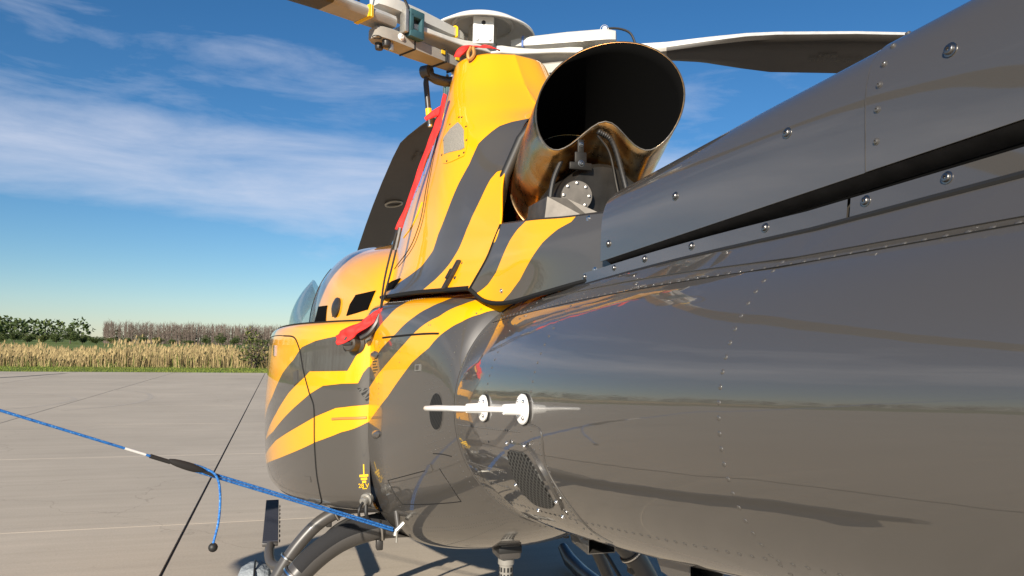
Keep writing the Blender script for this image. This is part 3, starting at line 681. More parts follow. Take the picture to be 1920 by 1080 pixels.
# doubler plate round the cooling inlet, and the inlet with its wire mesh
dbl = [(.9098, .2665), (.898, .2672), (.889, .2690), (.8878, .2826), (.8912, .3096), (.8885, .345), (.8885, .372), (.8925, .41), (.915, .405), (.93, .37), (.935, .33), (.931, .285), (.925, .270)]
seam('doubler_edge', BOOM, [(.9098, .2640), (.898, .2655), (.889, .2700), (.8878, .2826), (.8905, .3096), (.888, .345), (.8878, .372), (.890, .398), (.887, .42)], .0026, M['rivet'], boom, 50)
inl = [(.9235, .2975), (.914, .2965), (.9044, .2985), (.8985, .318), (.898, .339), (.9010, .3587), (.912, .3655), (.9233, .3637), (.9275, .3507), (.928, .333), (.9262, .3156)]
c_ = np.mean(inl, 0); outer = [tuple(c_+(np.array(p)-c_)*1.24) for p in inl]
patch('inlet_frame', BOOM, smooth_poly(outer, 3), M['grey'], boom, .006)
patch('inlet_mesh', BOOM, smooth_poly(inl, 3), M['mesh'], boom, .0085)
for p in ((.9225, .288), (.9040, .289), (.8955, .352), (.9010, .374), (.9255, .374), (.9315, .340)):
    P, nn, _, _ = frame(BOOM, *p); screw(P+nn*.006, nn, .0055, boom, 'chrome')
rivets('rivet_row', BOOM, [(.8905+.0016*math.sin(k), .285+.0062*k) for k in range(20)], .0032, .0016, M['rivet'], boom)
# drain scoops under the boom
for y in (2.2, 1.62):
    z = boom_axis(y)-boom_rad(y); mb = MB(); w = .045; L = .19
    V = [(-w, y+L*.5, z+.03), (w, y+L*.5, z+.03), (-w, y+L*.18, z-.035), (w, y+L*.18, z-.035), (-w, y-L*.5, z-.040), (w, y-L*.5, z-.040), (-w, y-L*.5, z+.05), (w, y-L*.5, z+.05)]
    mb.add(V, [(0, 1, 3, 2), (2, 3, 5, 4), (0, 2, 4, 6), (1, 7, 5, 3)]); o = mb.build('drain_scoop', M['grey'], boom, smooth=False); solid(o, .004)
# U-shaped antenna on the boom side
ant = MB(); L_ = .178; y1_, y2_ = 1.756, 2.064; z1_, z2_ = float(boom_axis(1.756))+.002, float(boom_axis(2.064))+.002
x1_, x2_ = -boom_rad(y1_), -boom_rad(y2_)
bar = bez([(x1_+.01, y1_, boom_axis(y1_)), (x1_-.06, y1_, boom_axis(y1_)), (x1_-L_+.045, y1_, z1_), (x1_-L_+.012, y1_+.012, z1_), (x1_-L_, y1_+.05, z1_-.003), (x1_-L_-.01, (y1_+y2_)/2, (z1_+z2_)/2), (x2_-L_, y2_-.05, z2_+.003), (x2_-L_+.012, y2_-.012, z2_), (x2_-L_+.045, y2_, z2_), (x2_-.06, y2_, boom_axis(y2_)), (x2_+.01, y2_, boom_axis(y2_))], 70)
antenna = MB().tube(bar, .0072, 12).build('antenna_bar', M['white'], heli)
for x_, y_ in ((x1_, y1_), (x2_, y2_)):
    z_ = boom_axis(y_)
    MB().lathe([(.0, .0), (.038, .0), (.038, .006), (.035, .009), (.016, .010), (.0145, .014), (.0135, .05), (.0125, .054), (.0, .054)], (x_-.001, y_, z_), (-1, -.068, 0), 28).build('mounting_flange', M['white'], antenna)
    MB().lathe([(.0395, -.004), (.0395, .003)], (x_-.001, y_, z_), (-1, -.068, 0), 28).build('gasket', M['black'], antenna)
    for a in (45, 135, 225, 315):
        screw((x_-.010, y_+.028*math.cos(R(a)), z_+.028*math.sin(R(a))), (-1, -.07, 0), .0042, antenna, 'chrome')
# rear fuselage between boom and cabin
LA = [(.50, .085), (.507, .1242), (.5811, .1383), (.7074, .1523), (.7916, .1593), (.98, .167), (.98, .20), (.7776, .1904), (.6273, .1713), (.4709, .1573), (.3347, .1413), (.2645, .1303), (.2204, .1192), (.19, .085)]
LB = [(.07, .07), (.0842, .1032), (.1102, .1192), (.1703, .1393), (.2846, .1543), (.3788, .1673), (.5251, .1844), (.6453, .1984), (.7675, .2154), (.90, .235), (.90, .272), (.7375, .2585), (.6633, .2495), (.5311, .2305), (.4108, .2084), (.3086, .1904), (.1824, .1754), (.0942, .1543), (.0561, .1423), (.024, .1242), (.01, .1102), (-.02, .095), (-.02, .07)]
rear = surfmesh('rear_fuselage', REAR, np.linspace(0, 1, 110), np.linspace(0, 1, 301), M['liv_gy'], heli, mirror=False, liv=[LA, LB], scale=(1.05, 3.3), closed=True)
rivets('rivet_ring', REAR, [(.035, .07+.86*k/110) for k in range(111)], .0032, .0015, M['rivet'], rear, mirror=False)
rivets('rivet_row', REAR, [(.20+.0148*k, .1005+.0185*min(1, k/24)) for k in range(42)], .0032, .0016, M['steel'], rear)
rr_ = []
for t in (.214, .222, .236, .268, .279, .2885, .298): rr_ += [(.075+.018*k, t+.0006*k) for k in range(8)]
for t in (.155, .165, .176, .188): rr_ += [(.06+.001*t, t), (.09, t+.005), (.42, t), (.66, t)]
rr_ += [(.20+.013*k, .150) for k in range(2)]+[(.14, .20+.006*k) for k in range(17)]+[(.64, .155+.007*k) for k in range(14)]
rr_ += [(.55-.016*k, .3685+.0012*k) for k in range(33)]+[(.60-.016*k, .3885+.0009*k) for k in range(36)]+[(.60-.016*k, .395+.0009*k) for k in range(36)]+[(.02+.0165*k, .430) for k in range(40)]
rr_ += [(.155-.0015*k, .318+.0045*k) for k in range(12)]+[(.63-.002*k, .28+.0055*k) for k in range(15)]+[(.575, .30+.004*k) for k in range(12)]
rivets('rivet_row', REAR, rr_, .0026, .0012, M['rivet'], rear)
patch('vent_rim', REAR, oval((.1125, .2535), .047, .0245), M['grey'], rear, .0016)
patch('vent_grille', REAR, oval((.1125, .2535), .044, .0230), M['darkmesh'], rear, .0024)
for st_ in ([(.6092, .1593), (.37, .1595), (.1343, .1593)],): seam('door_slot', REAR, st_, .004, M['gap'], rear)
for st_ in ([(.6012, .3257), (.3768, .3236), (.2485, .3226)], [(.1683, .3046), (.1102, .3076), (.0601, .3126)], [(.160, .324), (.1463, .3477), (.1563, .3727)], [(.1563, .3727), (.3367, .3637), (.5651, .3547)], [(.60, .326), (.585, .34), (.565, .3547)]):
    seam('access_door_edge', REAR, st_, .0016, M['gap'], rear)
patch('latch', REAR, [(.275, .1925), (.235, .1925), (.235, .2005), (.275, .2005)], M['alu'], rear, .004)
patch('latch_plate', REAR, [(.266, .1938), (.243, .1938), (.243, .1992), (.266, .1992)], M['gearpaint'], rear, .0055)
patch('latch', REAR, [(.255, .3165), (.205, .3165), (.205, .3245), (.255, .3245)], M['rivet'], rear, .003)
for p in ((.70, .1764), (.655, .2745)): patch('hinge_fairing', REAR, oval(p, .05, .0045, 16), M['grey'], rear, .006, dome=.012)
# cabin body
PA = [(-.06, .262), (.0321, .2866), (.0982, .3327), (.1263, .3687), (.1864, .3687), (.2465, .3687), (.2605, .3808), (.3166, .4168), (.3808, .4689), (.503, .5540), (.3988, .515), (.3126, .4649), (.2405, .4208), (.1984, .4028), (.1423, .3988), (.0782, .3988), (.0521, .3768), (.024, .3647), (-.06, .355)]
PB = [(-.06, .4429), (.1002, .4449), (.1563, .4489), (.2204, .4689), (.2846, .495), (.3808, .5331), (.485, .5912), (.70, .66), (.70, .71), (.517, .6473), (.2846, .5531), (.2204, .5271), (.1383, .503), (.006, .483), (-.06, .478)]
PT = [(-.06, -.1), (-.06, .19), (.0481, .2184), (.1363, .2505), (.2325, .2766), (.2806, .3006), (.3086, .3407), (.3547, .3747), (.4128, .4329), (.497, .489), (.7, .56), (1.1, .6), (1.1, -.1)]
cab = surfmesh('cabin_body', POD, np.concatenate([np.linspace(0, .58, 230), np.linspace(.6, 1, 40)]), np.linspace(0, 1, 190), M['liv_gy'], heli, liv=[PA, PB, PT], scale=(4.6, 1.3))
# cabin floor closing the underside
fl = POD.grid(np.linspace(0, 1, 30), [1.0])[0]
mk('cabin_floor', [tuple(p) for p in fl]+[(-p[0], p[1], p[2]) for p in fl], [(i, i+1, 30+i+1, 30+i) for i in range(29)], M['grey'], heli, smooth=False)
seam('door_seam', POD, [(.3647, .2405), (.3146, .2525), (.2906, .2966), (.2705, .3607), (.2425, .4148), (.2230, .4509), (.2204, .5271), (.2184, .5852), (.2180, .6934), (.2325, .7796), (.2746, .8578)], .0038, M['gap'], cab, 60)
seam('door_seam', POD, [(.3647, .2405), (.42, .232), (.60, .22)], .0025, M['gap'], cab, 20)
seam('sill_gap', POD, [(.03, .113), (.15, .113), (.3, .113), (.5, .113)], .006, M['gap'], cab, 40)
patch('latch', POD, [(.262, .632), (.240, .632), (.240, .655), (.262, .655)], M['rivet'], cab, .0025)
patch('door_handle', POD, [(.303, .372), (.288, .367), (.282, .395), (.297, .402)], M['gearpaint'], cab, .004)
patch('door_handle', POD, [(.423, .283), (.413, .283), (.411, .325), (.421, .325)], M['chrome'], cab, .008)
patch('cooling_slot', POD, [(.078, .4075), (.004, .4095), (.004, .444), (.03, .434)], M['mesh'], cab, .006)
seam('slot_lip', POD, [(.1663, .4739), (.1202, .4725), (.02, .4729)], .006, M['copper'], cab)
# fuel filler
P, nn, a, b = frame(POD, .100, .292); 
cap = MB().lathe([(.0, .05), (.028, .05), (.034, .044), (.036, .01), (.047, .0), (.047, -.03)], P, nn, 28).build('fuel_filler', M['plate'], cab)
MB().box(P+nn*.052, (.05, .012, .012), (Matrix((a, b, nn)).transposed())).build('filler_lever', M['darkmetal'], cap)
# ground power mark, its lettering and plug
def decal_box(surf, s, t, ds, dt, parent, name='ground_mark', m='decal', lift=.0022): return patch(name, surf, [(s-ds, t-dt), (s+ds, t-dt), (s+ds, t+dt), (s-ds, t+dt)], M[m], parent, lift, 2)
gm = (.036, .62); u = .00365
decal_box(POD, gm[0], gm[1]-.018, .0034, .0175, cab)
for k, w in enumerate((.028, .0205, .013)): decal_box(POD, gm[0], gm[1]+.003+.0120*k, w, .0042, cab)
def text_mesh(s, size, m, name, parent, P, nx, ny, nz, lift=.002):
    c = bpy.data.curves.new('lettering', 'FONT'); c.body = s; c.size = size; c.align_x = 'CENTER'; c.align_y = 'CENTER'; c.extrude = .0004
    t = bpy.data.objects.new('lettering', c); COL.objects.link(t); dg = bpy.context.evaluated_depsgraph_get()
    me = bpy.data.meshes.new_from_object(t.evaluated_get(dg)); bpy.data.objects.remove(t)
    mt = Matrix((nx, ny, nz)).transposed(); me.transform(Matrix.Translation(Vector(P)+nz*lift) @ mt.to_4x4())
    me.materials.clear(); me.materials.append(m); o = bpy.data.objects.new(name, me); return link(o, parent)
def lettering(surf, s, t, txt, size, m, parent, lift=.003):
    P, nn, a, b = frame(surf, s, t); ny = (-b-nn*(-b).dot(nn)).normalized(); nx = ny.cross(nn); return text_mesh(txt, size, M[m], 'lettering', parent, P, nx, ny, nn, lift)
lettering(POD, .040, .664, '28 V', .026, 'decal', cab, .004)
for k in range(4): decal_box(POD, .024+.008*k, .6775, .0030, .0022, cab, 'placard_line')
for k, n_ in enumerate((5, 2, 4, 4, 3, 4, 4, 2)):
    for j in range(n_): decal_box(REAR, .735-.0145*j-.004*k, .1735+.0034*k, .0052, .0009, rear, 'placard_line', 'print', .0016)
lettering(REAR, .735, .207, '+', .04, 'print', rear, .003)
P, nn, a, b = frame(POD, .034, .742)
pl = MB().lathe([(.0, .035), (.015, .035), (.018, .03), (.018, .012), (.026, .010), (.026, -.01)], P, nn, 18).build('ground_plug', M['alu'], cab)
MB().tube(bez([P+nn*.03, P+nn*.06+Vector((0, 0, -.02)), P+nn*.05+Vector((0, 0, -.06)), P+nn*.03+Vector((.02, 0, -.075))], 14), .006, 8).build('plug_lead', M['black'], pl)
MB().tube(bez([P+nn*.03+Vector((.012, 0, -.01)), P+nn*.04+Vector((.02, 0, -.05)), P+nn*.02+Vector((.025, 0, -.085))], 10), .008, 8).build('plug_cap', M['black'], pl)
# cabin roof
roof = surfmesh('cabin_roof', DOME, np.linspace(0, 1, 70), np.linspace(0.02, 1, 130), M['yellow'], heli)
for poly in ([(.1443, .4289), (.1483, .3507), (.0541, .3507), (.0561, .4549)], [(.0822, .2164), (.15, .205), (.2124, .1864), (.2786, .0962), (.20, .10), (.1283, .1082), (.10, .165)]):
    patch('roof_window', DOME, poly, M['void'], roof, .004, 6)
for q in ((.133, .283),):
    patch('hinge_cover', DOME, oval(q, .058, .022, 18), M['darkmetal'], roof, .01, dome=.012)
    for w in (-1, 1): P, nn, _, _ = frame(DOME, q[0]+.05*w, q[1]+.022); screw(P, nn, .004, roof, 'darkmetal')
seam('roof_joint', DOME, [(.02, .56), (.1, .555), (.2, .54), (.4, .53)], .003, M['gap'], roof)
# side window glazing bulging ahead of the roof
rows = []
for y, w, h in ((4.55, .80, .10), (4.75, .87, .20), (5.05, .905, .27), (5.45, .90, .27), (5.9, .82, .2)):
    rows.append([(-w-.02*math.sin(k*.5), y, 1.665+h*k/5*1.25) if False else (-(w*(1-.16*(k/5)**2.2)), y, 1.665+h*1.28*k/5) for k in range(6)])
G_ = Grid(rows); 
for sx in (1, -1):
    gl = surfmesh('side_window', G_, np.linspace(0, 1, 18), np.linspace(0, 1, 24), M['glass'], heli, mirror=False); solid(gl, .004)
    if sx < 0:
        for v_ in gl.data.vertices: v_.co.x *= -1
        gl.data.flip_normals()
# engine cowl
CG = [(1.02, .3948), (.9459, .3968), (.9078, .4068), (.8737, .4329), (.8437, .4549), (.8236, .509), (.7876, .5591), (.7575, .6112), (.7074, .7014), (.6914, .7635), (.6433, .8337), (.5711, .8837), (.51, .93), (.47, 1.03), (.685, 1.03), (.6974, 1.0), (.7495, .9279), (.7976, .8437), (.8297, .7715), (.8537, .6994), (.8737, .6633), (.9098, .6172), (.9419, .5711), (.9639, .5551), (1.02, .5571)]
cowl = surfmesh('engine_cowl', COWL, np.concatenate([np.linspace(0, .4, 30), np.linspace(.41, 1, 110)]), np.linspace(0, 1, 170), M['liv_yg'], heli, liv=[CG], scale=(2.6, 1.25)); solid(cowl, .006)
seam('panel_gap', COWL, [(.56, .10), (.593, .40), (.599, .529), (.599, .617), (.579, .679), (.547, .7335), (.485, .79), (.46, .85)], .0024, M['gap'], cowl, 60)
seam('panel_gap', COWL, [(.575, .10), (.607, .40), (.612, .529), (.612, .62), (.594, .685), (.562, .742), (.50, .80)], .0018, M['gap'], cowl, 60)
seam('cowl_foot_gap', COWL, [(.40, 1.0), (.5, 1.0), (.7, 1.0), (.9, 1.0), (1.0, 1.0)], .009, M['gap'], cowl, 40)
vf = [(.7315, .3327), (.752, .357), (.7675, .3808), (.7876, .4549), (.7735, .4569), (.73, .451), (.6874, .4449), (.6653, .3727), (.6954, .3487)]
c_ = np.mean(vf, 0); vo = smooth_poly([(.7455, .3066), (.7836, .3868), (.7956, .4669), (.7715, .481), (.6894, .477), (.6633, .4048), (.6854, .3186)], 4)
patch('vent_frame', COWL, vo, M['yellow'], cowl, .003); patch('vent_mesh', COWL, smooth_poly(vf, 1), M['gmesh'], cowl, .005)
for k in range(0, len(vo), 3): 
    s_, t_ = c_+(np.array(vo[k])-c_)*.92; P, nn, _, _ = frame(COWL, s_, t_); screw(P+nn*.003, nn, .0035, cowl, 'darkmetal')
for (s_, t_, ln) in ((.545, .40, .12), (.525, .44, .11), (.505, .465, .08), (.49, .49, .07), (.475, .51, .07)):
    patch('registration_stroke', COWL, [(s_-.0045, t_-ln/2), (s_+.0045, t_-ln/2), (s_+.0045, t_+ln/2), (s_-.0045, t_+ln/2)], M['bluetext'], cowl, .002, 4)
seam('beaded_hinge', COWL, [(.590, .58), (.57, .617), (.54, .649), (.49, .668)], .004, M['yband'], cowl)
# latch and intake on the cowl foot
for (p, sz) in (((.850, .915), .015), ): 
    P, nn, a, b = frame(COWL, *p); mt = Matrix((a, b, nn)).transposed()
    lt = MB().box(P+nn*.008, (.022, .12, .016), mt, .004).build('cowl_latch', M['darkmetal'], cowl)
    MB().box(P+nn*.018, (.016, .04, .01), mt, .002).build('latch_lever', M['black'], lt)
    for da, db in ((-.03, -.04), (.03, -.05), (.034, .01), (-.032, .03)): screw(P+a*da*.7+b*db, nn, .005, cowl, 'darkmetal')
patch('side_intake', COWL, [(.4609, .9259), (.501, .8837), (.5471, .8737), (.5351, .94), (.477, .965)], M['void'], cowl, .006)
# lower rear fairing
FY = [(.2665, -.03), (.2285, .1383), (.2204, .4248), (.2044, .7495), (.1623, .8597), (.05, 1.03), (.3347, 1.03), (.4008, .9259), (.4449, .8337), (.483, .6633), (.5331, .4669), (.6112, .2585), (.6794, .1263), (.70, -.03)]
fair = surfmesh('rear_fairing', FAIR, np.linspace(0, 1, 120), np.linspace(0, 1, 90), M['liv_gy'], heli, liv=[FY], scale=(.65, .26)); solid(fair, .005)
top = FAIR.grid(np.linspace(0, 1, 30), [0.0])[0]
V = []
for f_, dz in ((1, 0), (.97, .006), (.92, .008), (.6, .004), (0, .0)): V += [(p[0]*f_, p[1], p[2]+dz-.0005) for p in top]
F = [(r_*30+i, r_*30+i+1, (r_+1)*30+i+1, (r_+1)*30+i) for r_ in range(4) for i in range(29)]
mk('firewall_shelf', V, F, M['darkmetal'], fair)
seam('fairing_foot_gap', FAIR, [(0, 1), (.2, 1), (.5, 1), (.8, 1), (1, 1)], .008, M['gap'], fair, 30)
seam('panel_gap', FAIR, [(.0, .0), (.0, .4), (.0, .75), (.0, 1.0)], .004, M['gap'], fair, 24)
for p in ((.32, .90), (.86, .9), (.97, .62), (.78, .08)): P, nn, _, _ = frame(FAIR, *p); screw(P, nn, .006, fair, 'chrome')
# exhaust pipe: round, with a groove pressed into its underside
axis = [Vector(p) for p in bez([(.035, 2.62, 2.06), (.03, 2.50, 2.135), (.02, 2.34, 2.225), (-.002, 2.075, 2.368)], 26)]
cutn = Vector((-.52, -.79, .32)).normalized(); V, F = [], []; NP = 72
for i, c in enumerate(axis):
    d = (axis[min(i+1, 25)]-axis[max(i-1, 0)]).normalized(); f_ = i/25
    dn = d.lerp(cutn, max(0, (f_-.45)/.55)**1.5).normalized(); xr_ = dn.cross(Vector((0, 0, 1))).normalized()*-1; xr_ = Vector((-dn.y, dn.x, 0)).normalized(); 
    if xr_.x < 0: xr_ = -xr_
    yr_ = xr_.cross(dn) if xr_.cross(dn).z > 0 else dn.cross(xr_)
    Rr = .207+.026*f_; g = min(1, max(0, (f_-.08)/.55))
    for k in range(NP):
        a = 2*math.pi*k/NP; qx, qy = math.cos(a)*Rr, math.sin(a)*Rr
        if qy < 0: qy = qy*(1+.12*g)+g*.185*math.exp(-(qx/.104)**2)*min(1, -qy/Rr*1.15)
        c7, s7 = math.cos(-.07), math.sin(-.07); qx, qy = qx*c7-qy*s7, qx*s7+qy*c7
        V.append(c+xr_*qx+yr_*qy)
for i in range(9, 25):
    for k in range(NP): F.append((i*NP+k, i*NP+(k+1) % NP, (i+1)*NP+(k+1) % NP, (i+1)*NP+k))
exh = mk('exhaust_pipe', V, F, M['exhaust'], heli, mats=[M['exhaust'], M['void']])
bm = bmesh.new(); bm.from_mesh(exh.data); bmesh.ops.recalc_face_normals(bm, faces=bm.faces)
c0 = sum((f.normal.dot(f.calc_center_median()-axis[12]) for f in bm.faces)); 
if c0 < 0: bmesh.ops.reverse_faces(bm, faces=bm.faces)
bm.to_mesh(exh.data); bm.free(); solid(exh, .004, -1, 1)
rim = [Vector(V[25*NP+k % NP]) for k in range(NP+1)]; MB().tube(rim, .0018, 6, False).build('rolled_rim', M['plate'], exh)
col_ = [Vector(V[9*NP+k % NP]) for k in range(NP+1)]; MB().tube(col_, .004, 6, False).build('clamp_band', M['exhaust'], exh)
dv_ = [axis[i]+(Vector(V[i*NP+k])-axis[i])*.86 for i in range(0, 16) for k in range(NP)]
do_ = mk('exhaust_duct', dv_, [(i*NP+k, i*NP+(k+1) % NP, (i+1)*NP+(k+1) % NP, (i+1)*NP+k) for i in range(15) for k in range(NP)], M['exhaust'], exh, mats=[M['exhaust'], M['void']]); solid(do_, .004, -1, 1)
mk('black_duct_disc', [axis[2]+Vector((.2*math.cos(k*.3927), 0, .2*math.sin(k*.3927))) for k in range(16)], [tuple(range(16))], M['void'], exh, smooth=False)  # plain black disc closing the forward end of the duct
# engine bay behind the exhaust opening
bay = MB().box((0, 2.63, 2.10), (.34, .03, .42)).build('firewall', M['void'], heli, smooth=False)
ring_ = [(-.0+.30*math.sin(R(a)), 2.44+.05*math.cos(R(a)), 2.17+.28*math.cos(R(a))) for a in range(-180, 10, 10)]
MB().tube([(-.255, 2.455, 2.02), (-.235, 2.475, 2.1), (-.215, 2.48, 2.2), (-.165, 2.46, 2.33), (-.10, 2.45, 2.42)], .02, 10).build('seal_ring', M['black'], heli)
eng = MB().lathe([(.0, 0), (.135, 0), (.15, .02), (.15, .12), (.165, .14), (.165, .40)], (.0, 2.10, 2.03), (0.03, 1, -.02), 36).build('engine', M['engine'], heli)
pc = Vector((-.062, 2.10, 2.062)); pn = Vector((-.30, -.93, -.05)).normalized()
MB().lathe([(.0, .018), (.047, .018), (.049, .014), (.049, -.03)], pc, pn, 30).build('cover_plate', M['plate'], eng)
ax_ = pn.orthogonal().normalized(); ay_ = pn.cross(ax_)
for k in range(8): screw(pc+pn*.018+(ax_*math.cos(k*.785)+ay_*math.sin(k*.785))*.039, pn, .004, eng, 'steel')
mb = MB(); bc = Vector((-.055, 2.085, 2.155)); mb.box(bc, (.075, .010, .024), None, .004); mb.box(bc+Vector((0, .001, .025)), (.04, .010, .04), None, .004); mb.box(bc+Vector((0, .002, .06)), (.022, .010, .05), None, .004)
mb.build('lift_bracket', M['engine'], eng); screw(bc+Vector((0, -.005, .008)), (0, -1, 0), .008, eng); screw(bc+Vector((0, -.004, .068)), (0, -1, 0), .006, eng)
MB().add([(-.16, 2.12, 1.97), (-.02, 2.03, 1.97), (-.02, 2.03, 2.005), (-.10, 2.08, 2.05), (-.15, 2.12, 2.06), (-.16, 2.30, 1.97), (0, 2.3, 1.97), (0, 2.3, 2.02), (-.1, 2.3, 2.05), (-.15, 2.3, 2.06)], [(0, 1, 2, 3, 4), (4, 3, 8, 9), (3, 2, 7, 8), (0, 4, 9, 5)]).build('gearcase', M['plate'], eng, smooth=False)
MB().tube(bez([(-.01, 2.06, 2.25), (.03, 2.06, 2.20), (.055, 2.06, 2.10), (.075, 2.05, 1.99)], 24), .0042, 8).build('fuel_line', M['engine'], eng)
hz = bez([(.0, 2.08, 2.27), (.05, 2.08, 2.24), (.085, 2.08, 2.14), (.10, 2.07, 2.05), (.095, 2.07, 1.97)], 60); MB().tube(hz, [.0085+.0015*(i % 2) for i in range(60)], 10).build('ribbed_hose', M['black'], eng)
MB().tube(bez([(-.085, 2.16, 2.20), (-.12, 2.15, 2.12), (-.135, 2.14, 2.04), (-.14, 2.13, 1.97)], 20), .008, 8).build('drain_hose', M['black'], eng)
for o_ in list(eng.children): o_.location.x -= .035
# drive shaft cover along the top of the boom, in two lengths
CPROF = np.array([(-1.0, 0), (-.995, .05), (-.985, .10), (-.955, .135), (-.87, .168), (-.70, .195), (-.45, .212), (-.2, .2185), (0, .220)])
def chw(y): return .120+.048*(y-.6)/1.15 if y > .6 else .120+.008*(y-.6)
def zb(y): return 1.822+(1.74-y)*.050
def cov(y, f):
    x, z = (cr_weights(len(CPROF), [f]) @ CPROF)[0]; return Vector((x*chw(y), y, zb(y)+z*(1-.06*max(0, y-1.2))))
def covn(y, f):
    a_ = cov(y, min(f+.02, 1))-cov(y, max(f-.02, 0)); b_ = cov(y+.02, f)-cov(y-.02, f); n_ = a_.cross(b_).normalized(); return n_ if n_.x < 0 or n_.z > .9 else -n_
def cover(y0, y1, grow=0.0):
    V, F = [], []; n = 42; yl_ = [y0, y0+.0008, y0+.004]+list(np.linspace(y0+.03, y1-.03, 26))+[y1-.004, y1-.0008, y1]; ny = len(yl_); ff = np.concatenate([[0, .0008, .004], np.linspace(.03, 1, n-3)])
    for i in range(ny):
        y = yl_[i]; L = [cov(y, f) for f in ff]; L = L+[Vector((-p.x, p.y, p.z)) for p in L[::-1][1:]]
        for p in L: V.append((p.x*(1+grow), p.y, zb(y)+(p.z-zb(y))*(1+grow*.6)))
    m_ = 2*n-1
    for i in range(ny-1):
        for k in range(m_-1): F.append((i*m_+k, i*m_+k+1, (i+1)*m_+k+1, (i+1)*m_+k))
    o = mk('driveshaft_cover', V, F, M['cover'], heli)
    bm = bmesh.new(); bm.from_mesh(o.data); bmesh.ops.recalc_face_normals(bm, faces=bm.faces); bm.to_mesh(o.data); bm.free(); solid(o, .004); return o
cv1 = cover(.86, 1.755); cv2 = cover(-2.6, .876, .016)
cv1['label'] = 'front length of the shaft cover'; cv2['label'] = 'rear length of the shaft cover'
for y, f in ((1.71, .10), (1.40, .22), (1.05, .30), (.735, .34)): screw(cov(y, f)+covn(y, f)*(.0 if y > .88 else .0025), covn(y, f), .0074, cv1 if y > .89 else cv2, 'steel')
for k in range(7): y = .856-.0022*k; f = .10+.115*k; screw(cov(y, f)+covn(y, f)*.0022, covn(y, f), .0042, cv2, 'rivet', 'rivet')
MB().tube([cov(.8765, f)+covn(.8765, f)*.001 for f in np.linspace(0, 1, 24)], .0016, 6).build('joint_lip', M['plate'], cv2)
def strip(name, pts_a, pts_b, m, parent, th=.003):
    V = [tuple(p) for p in pts_a]+[tuple(p) for p in pts_b]; n = len(pts_a); o = mk(name, V, [(i, i+1, n+i+1, n+i) for i in range(n-1)], m, parent, smooth=False); solid(o, th, 0); return o
def z0_(x, y): return float(boom_axis(y)+np.sqrt(boom_rad(y)**2-x*x))
def zs(x, y): return z0_(x, y)+.036*min(1.2, max(0, (1.8-y)/1.2))
yy_ = np.linspace(-2.6, 1.73, 30)
strip('cover_lip', [(-chw(y)+.004, y, zb(y)+.001) for y in yy_], [(-chw(y)+.03, y, zb(y)-.016) for y in yy_], M['darkmetal'], cv2)
rail = MB()
for y0, y1 in ((-2.6, .905), (.911, 2.04)):
    ys_ = np.linspace(y0, y1, 14); n = 14
    A = [(-chw(y)-.006, y, zs(chw(y)+.006, y)+.004) for y in ys_]; B = [(-chw(y)-.003, y, zs(chw(y), y)+.030) for y in ys_]; Cc = [(-chw(y)+.012, y, zs(chw(y), y)+.034) for y in ys_]; D = [(-chw(y)+.014, y, zs(chw(y), y)-.01) for y in ys_]
    rail.add(A+B+Cc+D, [(r_*n+i, r_*n+i+1, (r_+1)*n+i+1, (r_+1)*n+i) for r_ in range(3) for i in range(n-1)])
ysk = np.linspace(-2.6, 2.04, 40)
skt = strip('rail_skirt', [(-chw(y)-.006, y, zs(chw(y)+.006, y)+.003) for y in ysk], [(-chw(y)-.045, y, z0_(chw(y)+.045, y)+.0015) for y in ysk], M['cover'], heli, .002)
rail_o = rail.build('cover_rail', M['cover'], heli, smooth=False); rail_o['kind'] = 'stuff'
tun = []
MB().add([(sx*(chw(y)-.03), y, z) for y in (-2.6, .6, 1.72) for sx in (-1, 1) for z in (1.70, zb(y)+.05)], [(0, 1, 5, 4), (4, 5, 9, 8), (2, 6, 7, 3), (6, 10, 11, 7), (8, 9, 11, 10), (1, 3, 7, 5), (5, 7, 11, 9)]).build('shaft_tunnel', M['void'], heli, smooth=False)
foot = MB().tube([(-chw(y)-.010, y, zs(chw(y)+.010, y)) for y in np.linspace(-2.6, 2.06, 40)], .0055, 8).build('rail_seal', M['black'], heli)
for y in (1.97, 1.84, 1.67, 1.52, 1.33, 1.10, .875, .74, .55): screw((-chw(y)-.004, y, zs(chw(y), y)+.019), (-1, 0, .15), (.0066 if y < 1.6 else .0058), rail_o, 'steel')
rivets('rivet_row', BOOM, [(ys(2.05-.055*k), .0745+.0008*k) for k in range(44)], .004, .0016, M['rivet'], boom)
# ------------------------------------------------------------------ rotor
HUB = Vector((0, 3.67, 3.09))
hub = MB().lathe([(.0, -.04), (.10, -.04), (.13, -.03), (.13, .03), (.10, .045), (.075, .05), (.07, .10), (.0, .10)], HUB, (0, 0, 1), 36).build('rotor_hub', M['offwhite'], heli)
MB().cyl((0, 3.67, 2.5), (0, 3.67, 3.06), .06, 20).build('rotor_mast', M['alu'], heli)
dish = MB().lathe([(.272, -.062), (.276, -.054), (.272, -.046), (.20, .0), (.12, .030), (.05, .045), (.0, .048), ], (0, 3.67, 3.275), (0, 0, 1), 64)
dish = dish.build('rotor_dish', M['dishmat'], heli); solid(dish, .005)
MB().lathe([(.075, -.06), (.075, .03)], (0, 3.67, 3.24), (0, 0, 1), 24).build('dish_boss', M['sleeve'], dish)
MB().lathe([(.15, .0), (.152, .012), (.165, .012)], (0, 3.67, 3.265), (0, 0, 1), 48).build('dish_stiffener', M['dishmat'], dish)
bl = MB().box((-.035, 3.52, 3.165), (.105, .13, .14), Matrix.Rotation(R(-15), 3, 'Z'), .006).build('dish_mount', M['white'], dish)
for dx in (-.03, .03): screw((-.052+dx, 3.456-dx*.26, 3.115), (-.25, -.96, 0), .010, bl, 'white')
screw((-.052, 3.4565, 3.20), (-.25, -.96, 0), .008, bl, 'darkmetal')
